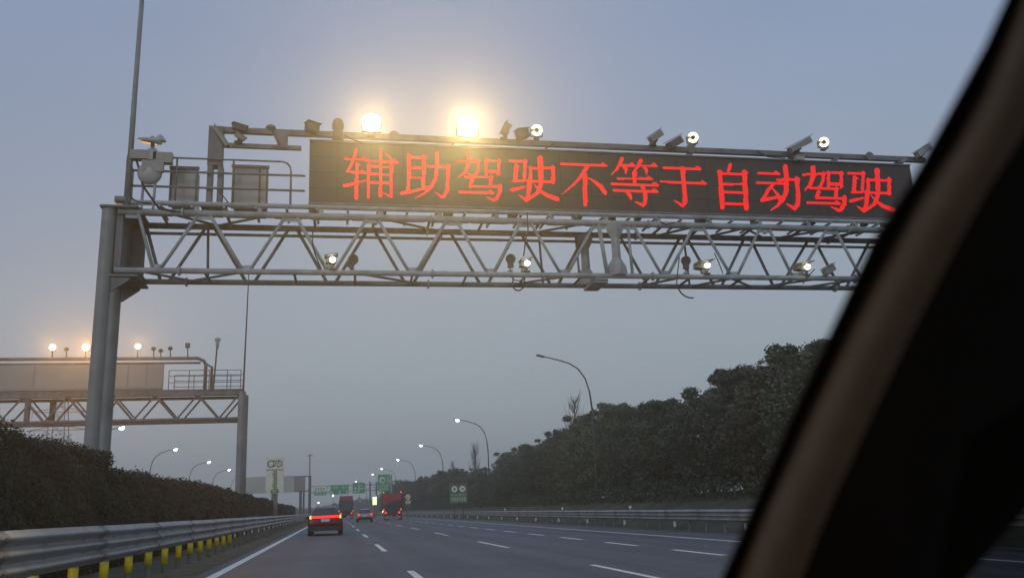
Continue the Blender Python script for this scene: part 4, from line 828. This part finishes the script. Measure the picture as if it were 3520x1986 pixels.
# ------------------------------------------------------------------ vehicles
def wheel(parent, x, y, z, r, wd, twin=False):
    o = MB().lathe((x-wd/2, y, z), (1, 0, 0), [(0, r*.85), (.03, r), (wd-.03, r), (wd, r*.85)], 20).build('wheel', M['tyre'], parent, smooth=False)
    MB().lathe((x-wd/2-.006, y, z), (1, 0, 0), [(0, r*.6), (wd+.012, r*.6)], 16).build('rim', M['rim'], o)
def sedan(cx_, cy_, zg, label, paint, wd, ln, ht, style):
    """rear end at y=cy_, car extends forward (+Y)"""
    t = thing('car', (cx_, cy_+ln/2, zg), label, 'car')
    st = [(0, .30, .62, .02), (.04, .26, .98, .03), (.14, .24, 1.06, .045), (.55, .22, 1.10, .05), (1.2, .2, 1.08, .05), (ln*.5, .2, 1.0, .05), (ln*.75, .2, .95, .05), (ln*.93, .22, .82, .03), (ln, .30, .6, .0)]
    h = wd/2; rows = []
    for y, zb, zt, bu in st:
        tp = 1 if 0.1 < y < ln*.9 else (.90 if y < .02 else .96 if y < .1 else .86)
        zt = zt*ht/1.62; rows.append([(cx_+s_*h*tp*a, cy_+y, zg+zb+(zt-zb)*b) for s_, a, b in ((0, 0, 0), (-1, .86, 0), (-1, .97, .18), (-1, 1, .5), (-1, .98, .8), (-1, .90, .97), (-1, .5, 1.03), (1, .5, 1.03), (1, .90, .97), (1, .98, .8), (1, 1, .5), (1, .97, .18), (1, .86, 0), (0, 0, 0))])
    c = MB(); c.grid(rows); n = len(rows[0]); c.f.append(tuple(range(1, n-1))); c.f.append(tuple((len(rows)-1)*n+k for k in range(1, n-1))[::-1])
    body = c.build('body', paint, t, smooth=True); sb = body.modifiers.new('round', 'SUBSURF'); sb.levels = 1; sb.render_levels = 1
    zt = 1.06*ht/1.62; zr = ht
    g = [(.16, zt, .84), (.75, zr*.93, .66), (1.35, zr, .62), (ln*.52, zr*.985, .62), (ln*.66, 1.0*ht/1.62, .80)]
    rows = [[(cx_-h*a*1.08, cy_+y, zg+.98*ht/1.62), (cx_-h*a, cy_+y, zg+z-.03), (cx_-h*a*.82, cy_+y, zg+z), (cx_, cy_+y, zg+z+.015), (cx_+h*a*.82, cy_+y, zg+z), (cx_+h*a, cy_+y, zg+z-.03), (cx_+h*a*1.08, cy_+y, zg+.98*ht/1.62)] for y, z, a in g]
    MB().grid(rows).build('glasshouse', M['glass'], t, smooth=False)
    rows = [[(cx_+h*a*s_, cy_+y, zg+z+.02) for s_ in (-.95, -.5, 0, .5, .95)] for y, z, a in g[1:4]]
    MB().grid(rows).build('roof', paint, t)
    MB().box((cx_, cy_-.01, zg+.36), (wd*.9, .12, .26)).build('bumper', M['blacktrim'], t)
    for s_ in (-1, 1):
        for y in (.78, ln-.85): wheel(t, cx_+s_*(h-.12), cy_+y, zg+.34, .34, .24)
        MB().box((cx_+s_*(h+.08), cy_+ln*.62, zg+1.0*ht/1.62), (.2, .1, .13)).build('mirror', paint, t)
    if style == 'bar':
        MB().box((cx_, cy_-.005, zg+.93), (wd*.80, .06, .12)).build('light_bar', M['tail'], t)
        for s_ in (-1, 1): MB().box((cx_+s_*wd*.42, cy_+.01, zg+.925), (wd*.05, .08, .16)).build('tail_light', M['tail_hot'], t)
    else:
        for s_ in (-1, 1): MB().box((cx_+s_*wd*.40, cy_, zg+.86), (.24, .08, .19)).build('tail_light', M['tail'], t)
    MB().box((cx_, cy_-.045, zg+.76 if style == 'bar' else zg+.70), (.44, .02, .14)).build('number_plate', M['plate'], t)
    return t
sedan(-.50, 47.4, .02, 'maroon car with a full width red tail light bar in the left lane', M['maroon'], 1.80, 4.75, 1.46, 'bar')
sedan(3.38, 104, -.06, 'beige silver car with two square red tail lights between the two trucks', M['silver'], 1.82, 4.6, 1.48, 'pair')
def truck(cx_, cy_, zg, label, s, bedcol, dark, style):
    t = thing('truck', (cx_, cy_+4, zg), label, 'truck'); W2 = 1.25
    MB().box((cx_, cy_+3.6, zg+.85), (.9, 8.4, .3)).build('chassis', M['truckdark'], t)
    if style == 'tipper':
        c = MB(); z0_, z1_ = 1.25, 3.55
        rows = [[(cx_-W2, cy_+y, zg+z0_+a), (cx_-W2-.03, cy_+y, zg+z1_), (cx_-W2+.1, cy_+y, zg+z1_+.03), (cx_+W2-.1, cy_+y, zg+z1_+.03), (cx_+W2+.03, cy_+y, zg+z1_), (cx_+W2, cy_+y, zg+z0_+a)] for y, a in ((.25, 0), (.3, 0), (3, 0), (6.1, 0))]
        c.grid(rows); c.f.append((0, 1, 2, 3, 4, 5)); c.f.append((23, 22, 21, 20, 19, 18)); c.build('dump_bed', bedcol, t)
        c = MB()
        for k_ in range(5): c.box((cx_-W2-.05, cy_+.7+1.2*k_, zg+2.4), (.07, .12, 2.2)); c.box((cx_+W2+.05, cy_+.7+1.2*k_, zg+2.4), (.07, .12, 2.2))
        c.build('bed_rib', bedcol, t)
        # dark open tailgate leaning below the red bed
        c = MB(); c.add([(cx_-W2, cy_+.2, zg+1.0), (cx_+W2, cy_+.2, zg+1.0), (cx_+W2, cy_+.2, zg+2.75), (cx_+.2, cy_+.2, zg+2.45), (cx_-W2, cy_+.2, zg+1.95), (cx_-W2, cy_+.24, zg+1.0), (cx_+W2, cy_+.24, zg+1.0), (cx_+W2, cy_+.24, zg+2.75), (cx_+.2, cy_+.24, zg+2.45), (cx_-W2, cy_+.24, zg+1.95)], [(0, 1, 2, 3, 4), (5, 9, 8, 7, 6), (0, 5, 6, 1), (1, 6, 7, 2), (2, 7, 8, 3), (3, 8, 9, 4), (4, 9, 5, 0)]); c.build('tailgate', M['truckdark'], t)
        MB().box((cx_-W2-.07, cy_+6.9, zg+2.6), (.12, 1.0, 2.2)).build('cab_side', bedcol, t)
    else:
        MB().box((cx_, cy_+3.2, zg+2.25), (2.5, 6.0, 2.0)).build('load_body', dark, t)
        c = MB(); c.box((cx_, cy_+.18, zg+2.1), (2.2, .06, 1.5)); c.build('rear_door', M['tarp'], t)
        MB().box((cx_, cy_+3.4, zg+3.6), (2.3, 6.2, .7)).build('top_cover', bedcol, t)
    MB().box((cx_, cy_+7.6, zg+1.95), (2.45, 1.9, 2.3)).build('cab', bedcol, t)
    MB().box((cx_, cy_+.12, zg+.86), (2.5, .14, .22)).build('rear_beam', M['truckdark'], t)
    MB().box((cx_, cy_+.05, zg+.66), (.9, .06, .4)).build('number_plate', M['tan'], t)
    for s_ in (-1, 1):
        MB().box((cx_+s_*.85, cy_+.16, zg+.36), (.55, .04, .42)).build('mudflap', M['tan'], t)
        MB().box((cx_+s_*.92, cy_+.03, zg+.95), (.26, .06, .26)).build('tail_light', M['tail'], t)
        MB().box((cx_+s_*(W2-.06), cy_+.14, zg+(3.7 if style == 'tipper' else 1.4)), (.14, .1, .22)).build('marker_light', M['taildim'], t)
        for y in (1.4, 2.75, 7.3): wheel(t, cx_+s_*1.0, cy_+y, zg+.5, .5, .45)
    if style == 'tipper':
        c = MB()
        for k_ in range(7): c.bar((cx_-.9+.28*k_, cy_+.18, zg+3.25), (cx_-.82+.28*k_, cy_+.18, zg+3.55), .05, .03)
        c.build('bed_edge_marking', M['signred'], t)
        for k_ in range(3): MB().box((cx_-W2-.1, cy_+.8+1.9*k_, zg+1.15), (.12, .5, .24)).build('side_marker', M['amber'], t)
        MB().box((cx_+W2-.08, cy_+.1, zg+1.35), (.12, .08, .3)).build('marker_light', M['taildim'], t); MB().box((cx_-W2+.08, cy_+.1, zg+1.35), (.12, .08, .3)).build('marker_light', M['taildim'], t)
    return t
p = atY(1354, 1780, 124); tk = truck(p.x+.15, 124, -.16, 'red dump truck with lit markers on the right, beneath the tall green sign', 1, M['redbed'], M['truckdark'], 'tipper'); tk.rotation_euler.z = -.085
p = atY(1190, 1775, 160); truck(p.x, 160, -.05, 'dark box truck with a red top in the middle distance, right of the maroon car', 1, M['redbed'], M['tarp'], 'box')
c_ = atY(1288, 1720, 150); t = thing('lit_sign', (c_.x, 150, -.2), 'glowing yellow white panel just left of the dump truck', 'sign'); MB().box((c_.x, 150, c_.z), (.72, .1, 1.35)).build('panel', M['litsign'], t); MB().box((c_.x+.05, 150.1, c_.z), (.95, .08, 1.6)).build('frame', M['truckdark'], t); MB().tube([(c_.x, 150.2, -.5), (c_.x, 150.2, c_.z)], .07, 6).build('post', M['lamppole'], t)
# ------------------------------------------------------------------ the car the picture is taken from
def interp(tab, y):
    tab = sorted(tab)
    if y <= tab[0][0]: (a, b), (c1, d1) = tab[0], tab[1]
    elif y >= tab[-1][0]: (a, b), (c1, d1) = tab[-2], tab[-1]
    else:
        for (a, b), (c1, d1) in zip(tab, tab[1:]):
            if a <= y <= c1: break
    return b+(d1-b)*(y-a)/(c1-a)
EL = [(0, 3455), (165, 3380), (330, 3290), (495, 3199), (600, 3143), (820, 3000), (1080, 2880), (1230, 2808), (1435, 2714), (1722, 2592), (1986, 2478)]
ET = [(0, 3496), (165, 3432), (330, 3362), (495, 3272), (683, 3150), (1121, 2918), (1450, 2760), (1777, 2612), (1986, 2530)]
ER = [(1767, 3515), (1921, 3378), (1986, 3325)]
cab_ = thing('car_interior', (.5, .3, -.2), 'dark right windscreen pillar and cabin of the car the photo is taken from', 'car interior')
rows_seal, rows_trim, rows_pan = [], [], []
for i in range(36):
    y = -420+2900*i/35; d = .50+.22*(y+420)/2900; xl = interp(EL, y); xt = interp(ET, y); xr = max(interp(ER, y), xl+500)
    xr = min(xr, xl+1450)
    s_ = .9
    rows_seal.append([near(xl+6, y, d+.10), near(xl, y, d+.055), near(xl+12, y, d+.045), near(xt-8, y, d+.05), near(xt+3, y, d+.056)])
    prof_ = [(0, .054), (15, .047), (40, .037), (80, .027), (130, .019), (190, .0145), (250, .0125)]
    rows_trim.append([near(xt+a*s_, y, d+b) for a, b in prof_]); b0_ = xt+250*s_
    rows_pan.append([near(b0_, y, d+.0125), near(b0_+(xr-b0_)*.35, y, d+.008), near(b0_+(xr-b0_)*.7, y, d+.005), near(xr-10, y, d+.03), near(xr, y, d+.045), near(xr-20, y, d+.09)])
c = MB(); c.grid(rows_seal); c.build('weather_seal', M['seal'], cab_, smooth=True)
c = MB(); c.grid(rows_trim); c.build('pillar_trim', M['trim'], cab_, smooth=True)  # narrow tan band carrying the lit sheen of the pillar edge
c = MB(); c.grid(rows_pan); c.build('pillar_cover', M['trimdark'], cab_, smooth=True)  # rest of the pillar, its shade painted in as a dark colour
# roof, door, back, floor, dashboard: they keep the sky out of the cabin as a real car does
c = MB(); c.box((-.45, -.75, CAMH+.44), (1.75, 2.3, .03)); c.build('roof_lining', M['trimdark'], cab_)
c = MB(); c.box((.47, -.55, .55), (.05, 1.9, .95)); c.box((-1.35, -.5, .55), (.05, 2.2, .95)); c.box((.47, -1.3, 1.3), (.05, 1.1, .62)); c.box((-1.35, -1.3, 1.3), (.05, 1.1, .62)); c.build_split('door', M['trimdark'], cab_)
c = MB(); c.box((-.45, -1.9, .9), (1.8, .05, 1.5)); c.box((-.45, -.55, .22), (1.8, 2.7, .05)); c.build_split('cabin_panel', M['trimdark'], cab_)
c = MB(); c.box((-.45, .85, .62), (1.75, .7, .12)); c.build('dashboard', M['trimdark'], cab_)
c = MB(); c.add([near(xx, yy, dd) for xx, yy, dd in ((3330, 1500, .60), (4300, 900, .46), (4300, 2300, .50), (3150, 2300, .72))], [(0, 1, 2, 3)]); c.build('side_window', M['tint'], cab_)
# ------------------------------------------------------------------ haze
hz = MB(); hz.box((0, 300, 19.5), (880, 820, 43)); ho = hz.build('haze', bpy.data.materials.new('haze')); tag(ho, 'thin even evening haze', 'haze', kind='stuff')
m = ho.data.materials[0]; m.use_nodes = True; n = m.node_tree.nodes
for x in list(n):
    if x.type == 'BSDF_PRINCIPLED': n.remove(x)
pv = n.new('ShaderNodeVolumePrincipled'); pv.inputs['Density'].default_value = .0017; pv.inputs['Color'].default_value = (.97, .97, .97, 1); pv.inputs['Anisotropy'].default_value = .77
m.node_tree.links.new(pv.outputs[0], n['Material Output'].inputs['Volume'])
